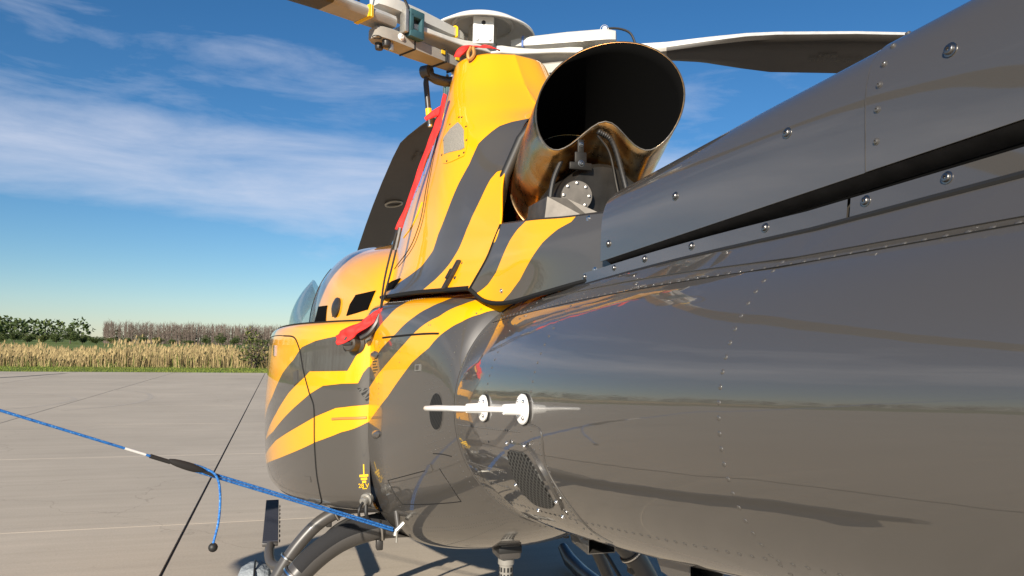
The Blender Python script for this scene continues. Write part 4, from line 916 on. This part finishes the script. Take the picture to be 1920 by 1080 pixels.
def blade_z(r): return 3.09-.045*(r-.5)-(.026*(r-1)**2 if r > 1 else 0)
order = {0: ('forward pointing rotor blade'), 1: 'rotor blade reaching right', 2: 'rotor blade reaching left'}
for bi, ang in enumerate((0, 120, 240)):
    d = Vector((math.sin(R(ang)), math.cos(R(ang)), 0)); p = Vector((d.y, -d.x, 0)); Z = Vector((0, 0, 1)); mt = Matrix((d, p, Z)).transposed()
    W_ = lambda r, q, z: Vector((0, 3.67, 0))+d*r+p*q+Z*z
    # flexible star arm
    st_ = [(.05, .15, .026), (.14, .145, .026), (.22, .105, .022), (.31, .085, .016), (.40, .078, .016), (.47, .074, .020), (.54, .06, .020)]; V, F = [], []
    for r_, hw_, th in st_: V += [W_(r_, -hw_, 3.09-th), W_(r_, hw_, 3.09-th), W_(r_, hw_, 3.09+th*.6), W_(r_, -hw_, 3.09+th*.6)]
    for i in range(len(st_)-1):
        for k in range(4): F.append((i*4+k, i*4+(k+1) % 4, (i+1)*4+(k+1) % 4, (i+1)*4+k))
    F += [(0, 3, 2, 1), tuple(len(st_)*4-4+k for k in range(4))]
    o = mk('star_arm', V, F, M['offwhite'], hub); m_ = o.modifiers.new('soft', 'BEVEL'); m_.width = .006; m_.segments = 2; sharp(o, 30)
    # sleeve beams above and below the arm
    for zc, nm, mm, r0, r1 in ((3.163, 'upper_sleeve', 'offwhite', .16, .70), (3.012, 'lower_sleeve', 'tan', .10, .70)):
        V, F = [], []; secs = [(r0, .028, .018), (r0+.03, .040, .022), (r0+.12, .044, .026), (.45, .055, .030), (.62, .058, .030), (.67, .050, .028), (r1, .034, .024)]
        for r_, hw_, th in secs:
            for (a, b) in ((-1, -1), (1, -1), (1, .6), (.75, 1), (-.75, 1), (-1, .6)): V.append(W_(r_, a*hw_, zc+b*th))
        for i in range(len(secs)-1):
            for k in range(6): F.append((i*6+k, i*6+(k+1) % 6, (i+1)*6+(k+1) % 6, (i+1)*6+k))
        F += [tuple(range(5, -1, -1)), tuple(len(secs)*6-6+k for k in range(6))]
        sl = mk(nm, V, F, M[mm], hub); sharp(sl, 25)
        if nm == 'lower_sleeve':
            for r_ in (.50, .30, .20):
                q = .052 if r_ > .25 else .047
                MB().tube([W_(r_, a*q*1.04, zc+b*.031) for a, b in ((-1, -1), (1, -1), (1, .75), (.7, 1.05), (-.7, 1.05), (-1, .75), (-1, -1))], .0055, 6).build('cable_tie', M['black'], sl)
                MB().box(W_(r_+.02, -q*1.03, zc+.012), (.022, .004, .018), mt).build('tie_tag', M['yband'], sl)
            for q in (-.028, .026): MB().lathe([(.0, .03), (.017, .03), (.02, .02), (.02, 0)], W_(.645, q, zc-.026), (0, 0, -1), 14).build('blade_bolt', M['darkmetal'], sl)
            MB().tube([W_(.70+.02*math.cos(a), -.03+.02*math.sin(a), zc-.03) for a in np.linspace(0, 6.28, 16)], .0022, 5).build('safety_ring', M['black'], sl)
            screw(W_(.585, -.058, zc+.0), -p, .013, sl, 'white'); MB().box(W_(.62, -.03, zc-.045), (.02, .02, .05), mt, .004).build('lug', M['alu'], sl)
        else:
            MB().tube([W_(.225, a*.046, zc+b*.027) for a, b in ((-1, -1), (1, -1), (1, .7), (.75, 1.05), (-.75, 1.05), (-1, .7), (-1, -1))], .006, 6).build('tie_band', M['yband'] if bi == 2 else M['bluetext'], sl)
            for q in (-.025, .025): MB().lathe([(.0, .02), (.012, .02), (.014, 0)], W_(.645, q, zc+.026), (0, 0, 1), 12).build('blade_bolt', M['white'], sl)
            MB().tube([W_(.64+.02*math.cos(a), .0, zc+.05+.02*math.sin(a)) for a in np.linspace(0, 6.28, 20)], .001, 5).build('safety_ring', M['alu'], sl)
    # elastomer damper frame on the trailing side
    mb = MB(); mb.box(W_(.515, -.066, 3.135), (.085, .05, .038), mt, .006); mb.box(W_(.515, -.066, 3.04), (.085, .05, .038), mt, .006); mb.box(W_(.548, -.066, 3.088), (.022, .05, .085), mt, .004); mb.box(W_(.484, -.066, 3.088), (.018, .05, .085), mt, .004)
    dm = mb.build('damper', M['teal'], hub); MB().box(W_(.515, -.05, 3.088), (.05, .03, .06), mt).build('damper_core', M['darkmetal'], dm)
    MB().box(W_(.575, -.066, 3.088), (.02, .045, .11), mt, .004).build('damper_plate', M['alu'], dm)
    MB().tube(bez([W_(.80, -.02, 3.12), W_(.76, -.03, 3.20), W_(.66, -.05, 3.235), W_(.58, -.06, 3.20), W_(.56, -.075, 3.14), W_(.575, -.08, 3.09)], 30), .006, 8).build('bonding_cable', M['black'], hub)
    # pitch horn and link
    MB().tube(bez([W_(.10, .0, 2.975), W_(.15, .03, 2.945), W_(.21, .06, 2.935), W_(.265, .085, 2.945), W_(.295, .10, 2.97)], 16), [.032]*5+[.026]*6+[.024]*5, 12).build('pitch_horn', M['gearpaint'], hub)
    MB().cyl(W_(.30, .12, 2.97), W_(.29, .075, 2.97), .032, 16).build('horn_eye', M['gearpaint'], hub)
    lk = MB().tube([W_(.295, .10, 2.95), W_(.295, .10, 2.91), W_(.275, .085, 2.70)], [.010, .014, .014], 12).build('pitch_link', M['darkmetal'], hub)
    MB().tube([W_(.2825, .0905, 2.78), W_(.279, .0875, 2.74)], .016, 12).build('link_collar', M['yband'], lk); MB().tube([W_(.279, .0875, 2.74), W_(.274, .084, 2.69)], .011, 10).build('link_rod_end', M['chrome'], lk)
    # blade
    secs = [(.60, .045, -.045, .052), (.66, .052, -.052, .052), (.85, .056, -.056, .050), (.95, .066, -.068, .046), (1.15, .105, -.125, .042), (1.32, .128, -.175, .040), (1.46, .135, -.205, .038), (1.8, .14, -.21, .036), (2.4, .14, -.21, .034), (3.0, .14, -.21, .032), (3.6, .14, -.21, .031), (4.2, .14, -.21, .03), (4.8, .14, -.21, .028), (5.2, .14, -.21, .026), (5.32, .11, -.20, .02), (5.36, .05, -.18, .01)]
    V, F, mi = [], [], []; cs = [(1, 0), (.93, .75), (.70, 1), (.35, .95), (0, .72), (-.45, .42), (-.8, .2), (-1, .06), (-1, -.06), (-.8, -.15), (-.45, -.3), (0, -.5), (.35, -.68), (.70, -.78), (.93, -.58)]; nc = len(cs)
    for r_, le, te, th in secs:
        m0 = (le+te)/2; hc = (le-te)/2; boxy = max(0, min(1, (1.3-r_)/.4)); tw = min(1, max(0, (r_-.8)/.6))
        for a, b in cs:
            q = m0+a*hc; bz = b*th/1.4; bb = (1 if b > 0 else -1)*th*.5*min(1, 3*(1-abs(a)**6)+.25); z = blade_z(r_)+bz*(1-boxy)+bb*boxy+(.028+q*.15)*tw*1.0-.028*tw; V.append(W_(r_, q, z))
    for i in range(len(secs)-1):
        for k in range(nc):
            F.append((i*nc+k, i*nc+(k+1) % nc, (i+1)*nc+(k+1) % nc, (i+1)*nc+k)); under = 7 <= k <= 14; mi.append(2 if under and secs[i][0] > .9 else (1 if under else 0))
    F += [tuple(range(nc-1, -1, -1)), tuple(len(secs)*nc-nc+k for k in range(nc))]; mi += [1, 1]
    b_o = mk('rotor_blade', V, F, M['bladetop'], heli, mats=[M['bladetop'], M['tan'], M['bladedark']]); b_o.data.polygons.foreach_set('material_index', mi); b_o['label'] = order[bi]
    bm = bmesh.new(); bm.from_mesh(b_o.data); bmesh.ops.recalc_face_normals(bm, faces=bm.faces); bm.to_mesh(b_o.data); bm.free(); sharp(b_o, 40)
    MB().tube([W_(.755, a*.0575, blade_z(.755)+b*.0285) for a, b in ((-1, -.9), (-.9, -1), (.9, -1), (1, -.9), (1, .9), (.9, 1), (-.9, 1), (-1, .9), (-1, -.9))], .0035, 4, False).build('root_band', M['yband'], b_o)
    MB().box(W_(.755, 0, blade_z(.755)), (.022, .1165, .055), mt).build('root_stripe', M['yband'], b_o)
    # part number and inspection ring on the underside
    def under(r_, q): return W_(r_, q, blade_z(r_)-.5*.034/1.4+q*.15*1.0-.0075)
    nx = (under(1.95, -.02)-under(1.6, -.02)).normalized(); nd = (under(1.7, .03)-under(1.7, -.12)).normalized(); nzv = nx.cross(nd).normalized()
    if nzv.z > 0: nd = -nd; nzv = -nzv
    text_mesh('355A11-0030-04', .036, M['bladeprint'], 'part_number', b_o, under(1.74, -.055), nx, nd, nzv, .004); text_mesh('45829', .036, M['bladeprint'], 'serial_number', b_o, under(1.70, -.01), nx, nd, nzv, .004)
    rg = [under(2.95+.075*math.cos(a), -.03+.075*math.sin(a))-Z*.004 for a in np.linspace(0, 6.2832, 33)]; MB().tube(rg, .008, 5, False).build('inspection_ring', M['sleeve'], b_o)
# ------------------------------------------------------------------ landing gear
gear = empty('landing_gear', (0, 3.6, 0), heli)
def gl_(o): return o
for sx in (-1, 1):
    fl_ = lambda pts: [(abs(x)*sx, y, z) for x, y, z in pts]
    ct = MB().tube(bez(fl_([(0, 3.58, .735), (.22, 3.58, .738), (.40, 3.60, .738), (.52, 3.60, .728), (.65, 3.60, .688), (.765, 3.60, .612), (.86, 3.60, .51), (.97, 3.60, .33), (1.06, 3.60, .15), (1.09, 3.60, .07)]), 50), .058, 20).build('rear_cross_tube', M['gearpaint'], heli)
    MB().tube(bez(fl_([(.40, 3.595, .7425), (.52, 3.595, .7325), (.65, 3.595, .6925), (.765, 3.595, .6165), (.83, 3.595, .552)]), 30), .046, 14, True).build('grip_strip', M['grip'], ct).location = (0, -.008, .017)
    for k_, (x, z, nx_, nz_) in enumerate(((.47, .735, 1, -.15), (.845, .53, .7, -.85))):
        a = Vector((x*sx, 3.60, z)); dv = Vector((nx_*sx, 0, nz_)).normalized(); MB().tube([a-dv*.012, a+dv*.012], .066, 20).build('clamp', M['darkmetal'], ct)
        MB().tube([a-dv*.004, a+dv*.004], .069, 20).build('clamp_edge', M['chrome'], ct); MB().box(a+Vector((0, 0, -.08)), (.03, .05, .05), None, .005).build('clamp_bolt', M['darkmetal'], ct)
    ft = MB().tube(bez(fl_([(0, 4.2, .68), (.25, 4.2, .70), (.50, 4.2, .705), (.60, 4.2, .69), (.72, 4.2, .625), (.82, 4.2, .52), (.90, 4.2, .40), (.98, 4.2, .24), (1.06, 4.2, .07)]), 50), .036, 18).build('front_strut', M['gearpaint'], heli)
    for (x, z, nx_, nz_) in ((.635, .675, .85, -.5), (.868, .452, .55, -.84)):
        a = Vector((x*sx, 4.2, z)); dv = Vector((nx_*sx, 0, nz_)).normalized(); MB().tube([a-dv*.008, a+dv*.008], .044, 18).build('clamp', M['darkmetal'], ft); MB().tube([a-dv*.003, a+dv*.003], .0465, 18).build('clamp_edge', M['chrome'], ft)
        MB().box(a+Vector((.03*sx, 0, -.05)), (.03, .04, .04), None, .005).build('clamp_bolt', M['darkmetal'], ft)
    MB().tube(bez(fl_([(.55, 4.0, .70), (.66, 3.98, .645), (.76, 3.95, .545), (.84, 3.9, .44), (.9, 3.85, .33)]), 20), .011, 8).build('brace_rod', M['black'], heli)
    sk = MB().tube([(1.085*sx, 1.7, .12), (1.085*sx, 1.9, .065), (1.085*sx, 3.0, .055), (1.085*sx, 4.8, .055), (1.085*sx, 5.05, .075), (1.085*sx, 5.2, .13)], [.035, .05, .05, .05, .05, .035], 16).build('skid', M['gearpaint'], heli)
    # boarding step
    stp = MB().box((-.965*-sx, 4.98, .475), (.085, 1.15, .022), None, .005).build('boarding_step', M['gearpaint'], heli)
    MB().box((-.965*-sx, 4.99, .488), (.083, 1.12, .006)).build('step_tread', M['navy'], stp)
    MB().tube(bez(fl_([(.965, 4.42, .47), (.968, 4.36, .44), (.955, 4.30, .405), (.92, 4.24, .40), (.885, 4.2, .42)]), 16), .026, 12).build('step_bracket', M['gearpaint'], stp)
    for k in range(9): screw(((.965-.048)*sx, 4.5+.115*k, .47), (-sx, 0, 0), .008, stp, 'darkmetal')
bpy.data.objects.remove(gear)
# belly beacon
bc = Vector((-.02, 3.02, .80)); bb = MB().box(bc+Vector((0, 0, -.02)), (.095, .12, .11), None, .012).build('belly_beacon', M['gearpaint'], heli)
MB().box(bc+Vector((.0, -.002, -.035)), (.098, .118, .03), None, .004).build('beacon_band', M['black'], bb)
MB().lathe([(.034, -.07), (.034, -.105), (.028, -.108), (.026, -.20), (.030, -.203), (.030, -.215), (0, -.216)], bc, (0, 0, 1), 24).build('beacon_body', M['gearlight'], bb)
for k in range(12):
    a = k*math.pi/6
    for j in range(3): MB().box(bc+Vector((.0275*math.cos(a), .0275*math.sin(a), -.125-.027*j)), (.004, .007, .018), Matrix.Rotation(a, 3, 'Z')).build('beacon_slot', M['black'], bb)
# tie-down ring under the rear fuselage
rg0 = Vector((-.47, 3.09, .838)); tr_ = MB().tube([rg0+Vector((.03, .0, .03)), rg0+Vector((.0, 0, 0)), rg0+Vector((-.005, 0, -.02))], .010, 8).build('tie_down_ring', M['alu'], heli)
MB().cyl(rg0+Vector((.0, .02, .075)), rg0+Vector((.01, .0, .0)), .011, 10).build('ring_post', M['gearpaint'], tr_); MB().cyl(rg0+Vector((.0, -.01, -.045)), rg0+Vector((.0, -.01, .0)), .004, 8).build('ring_pin', M['alu'], tr_)
mk('belly_gap', [(-.50, 3.28, .80), (-.30, 3.28, .73), (-.30, 3.45, .72), (-.55, 3.45, .80)], [(0, 1, 2, 3)], M['void'], heli, smooth=False)
# ------------------------------------------------------------------ things tied to the helicopter
def rope_set(sx, lab, cleat):
    t = empty('tie_down_rope', (rg0.x*-sx*-1 if sx < 0 else -rg0.x, rg0.y, 0)); base = Vector(t.location); tag(t, lab, 'rope', 'ropes tying the rotor blades down')
    a = Vector((rg0.x, rg0.y, rg0.z)); e = Vector((-4.55, 1.04, 2.69))
    def at(f): p = a.lerp(e, f); p.z -= .012*math.sin(math.pi*f); return p
    def fx(p): return Vector((p.x*-sx, p.y, p.z))-base
    def tb(pts, r, m, nm, n=10):
        return MB().tube([fx(p) for p in pts], r, n).build(nm, M[m], t)
    fc = .175; dx = Vector((0, .0015, .0045))
    tb([at(f)+dx for f in np.linspace(.004, fc, 20)], .0041, 'rope', 'rope_strand'); tb([at(f)-dx for f in np.linspace(.004, fc+.006, 20)], .0041, 'rope', 'rope_strand')
    tb([at(f) for f in np.linspace(.229, .985, 40)], .0041, 'rope', 'rope_strand'); tb([at(f) for f in np.linspace(.216, .230, 4)], .0042, 'white', 'whipping'); tb([at(f) for f in np.linspace(.212, .217, 4)], .0041, 'rope', 'rope_strand'); tb([at(f) for f in np.linspace(.199, .213, 5)], .0068, 'blacktape', 'splice_sleeve')
    tb([at(f)+Vector((0, 0, .004)) for f in np.linspace(.174, .200, 9)], [.006, .010, .0125, .0135, .0135, .013, .012, .010, .006], 'blacktape', 'cam_cleat'); tb([at(f) for f in np.linspace(.163, .176, 6)], [.005, .008, .008, .0075, .007, .006], 'blacktape', 'cleat_jaw')
    q = at(.172); tail = bez([at(.182)+Vector((0, 0, .015)), q+Vector((-.005, 0, .015)), at(.165)+Vector((0, -.01, .002)), at(.1625)+Vector((.004, -.01, -.05)), at(.1625)+Vector((.004, -.01, -.14)), at(.164)+Vector((-.004, -.01, -.222))], 30)
    tb(tail, .0042, 'rope', 'rope_tail'); MB().ball(fx(tail[-1]+Vector((0, 0, -.012))), .0155, 20).build('end_ball', M['black'], t)
    return t
rope_set(-1, 'blue rope with black cleat and ball end stretched out to the left', True)
rope_set(1, 'blue rope half hidden behind the tail boom on the far side of the helicopter', True)
def cloth(name, L, Rr, m, parent, nu=40, nv=7, wob=.012, seed=2, th=.004):
    r4 = np.random.RandomState(seed); a = bez(L, nu); b = bez(Rr, nu); V, F = [], []; ph = r4.uniform(0, 6, 4)
    for i in range(nu):
        for j in range(nv):
            f_ = j/(nv-1); p = a[i].lerp(b[i], f_); w = wob*(math.sin(i*.45+f_*3+ph[0])+.6*math.sin(i*.9-f_*5+ph[1]))*(.35+.65*math.sin(math.pi*f_)); V.append((p.x-w, p.y-w*.5, p.z))
    for i in range(nu-1):
        for j in range(nv-1): F.append((i*nv+j, i*nv+j+1, (i+1)*nv+j+1, (i+1)*nv+j))
    o = mk(name, V, F, m, parent); solid(o, th, 0); return o
# red cover strap down the cowl side with its cords
rc = empty('cover_strap', (-.45, 3.5, 1.7)); tag(rc, 'long red fabric strap with dark cords hanging down the yellow engine cowl', 'strap'); OFF = Vector((.45, -3.5, -1.7))
def T(p): return Vector(p)+OFF
cloth('strap_cloth', [T(p) for p in ((-.317, 3.10, 2.690), (-.353, 3.09, 2.553), (-.400, 3.08, 2.418), (-.457, 3.08, 2.228), (-.513, 3.08, 2.077))], [T(p) for p in ((-.314, 3.06, 2.672), (-.341, 3.03, 2.530), (-.392, 3.04, 2.385), (-.450, 3.05, 2.208), (-.490, 3.07, 2.070))], M['red'], rc, wob=.004)
cloth('strap_tab', [T(p) for p in ((-.334, 3.08, 2.626), (-.37, 3.08, 2.60), (-.402, 3.08, 2.566))], [T(p) for p in ((-.342, 3.07, 2.580), (-.37, 3.07, 2.566), (-.398, 3.07, 2.552))], M['red'], rc, 12, 4, .002)
MB().tube([T(p) for p in ((-.498, 3.075, 2.085), (-.515, 3.08, 1.99))], .014, 10, True, .5).build('buckle', M['darkmetal'], rc)
for dx in (0, .02): MB().tube(bez([T((-.495-dx*.7, 3.07, 2.06)), T((-.515-dx, 3.08, 1.95)), T((-.535-dx*.8, 3.10, 1.85)), T((-.556, 3.14, 1.745))], 20), .0042, 8).build('cord', M['blacktape'], rc)
# red flag at the cord end
rf = empty('cover_flag', (-.6, 3.2, 1.7)); tag(rf, 'crumpled red fabric flag tied below the cords above the fuel filler', 'flag'); O2 = Vector((.6, -3.2, -1.7))
T2 = lambda p: Vector(p)+O2
cloth('flag_cloth', [T2(p) for p in ((-.560, 3.16, 1.745), (-.60, 3.17, 1.715), (-.65, 3.20, 1.680), (-.70, 3.24, 1.655), (-.728, 3.28, 1.628))], [T2(p) for p in ((-.545, 3.15, 1.720), (-.59, 3.15, 1.680), (-.64, 3.17, 1.640), (-.685, 3.20, 1.605), (-.715, 3.24, 1.588))], M['red'], rf, 30, 7, .010, 8)
MB().ball(T2((-.548, 3.15, 1.735)), .019, 10).build('flag_knot', M['red'], rf)
MB().tube(bez([T2((-.555, 3.145, 1.72)), T2((-.575, 3.14, 1.675)), T2((-.60, 3.15, 1.64)), T2((-.63, 3.17, 1.62))], 14), .012, 8).build('flag_buckle', M['darkmetal'], rf)
# second red cloth tucked over the cowl top
rd = empty('cover_cloth', (-.17, 3.25, 2.93)); tag(rd, 'small red cloth bunched over the top rim of the yellow cowl below the rotor', 'cloth'); O3 = Vector((.17, -3.25, -2.93)); T3 = lambda p: Vector(p)+O3
cloth('bunched_cloth', [T3(p) for p in ((-.235, 3.28, 2.93), (-.20, 3.26, 2.985), (-.15, 3.22, 2.965), (-.10, 3.2, 2.975), (-.05, 3.18, 2.95))], [T3(p) for p in ((-.225, 3.23, 2.915), (-.19, 3.18, 2.945), (-.14, 3.16, 2.945), (-.09, 3.15, 2.945), (-.05, 3.14, 2.935))], M['red'], rd, 24, 7, .016, 5)
MB().tube(bez([T3((-.185, 3.165, 2.94)), T3((-.20, 3.155, 2.905)), T3((-.195, 3.145, 2.875)), T3((-.175, 3.145, 2.90)), T3((-.175, 3.16, 2.94))], 20), .008, 6).build('cord_loop', M['copper'], rd)
# canvas bags on the skids
for sx, lab in ((-1, 'grey canvas covered wheel on the near skid below the boarding step'), (1, 'grey canvas covered wheel on the far skid seen under the tail boom')):
    y_ = 4.42 if sx < 0 else 3.55
    t = empty('wheel_cover', (1.04*sx, y_, .0)); tag(t, lab, 'wheel cover', 'covered ground wheels on the skids')
    mb = MB(); n = 28; V, F = [], []; r5 = np.random.RandomState(3)
    prof = [(0, -.10), (.09, -.098), (.13, -.08), (.15, -.03), (.15, .03), (.13, .08), (.09, .098), (0, .10)]
    for r_, h_ in prof:
        for k in range(n): a = 2*math.pi*k/n; q = r_*(1+.05*math.sin(7*a)+.03*math.sin(13*a+h_*30)); V.append((h_*sx*.9, q*math.cos(a)*1.25, .22+q*math.sin(a)))
    for i in range(len(prof)-1):
        for k in range(n): F.append((i*n+k, i*n+(k+1) % n, (i+1)*n+(k+1) % n, (i+1)*n+k))
    mb.add(V, F); mb.build('canvas', M['bag'], t)
    MB().tube([(sx*.0, .2*math.cos(a), .22+.162*math.sin(a)) for a in np.linspace(.6, 2.6, 14)], .006, 6).build('draw_cord', M['black'], t)
    MB().cyl((-.03*sx, 0, .22), (-.06*sx, 0, .10), .02, 10).build('axle', M['darkmetal'], t)
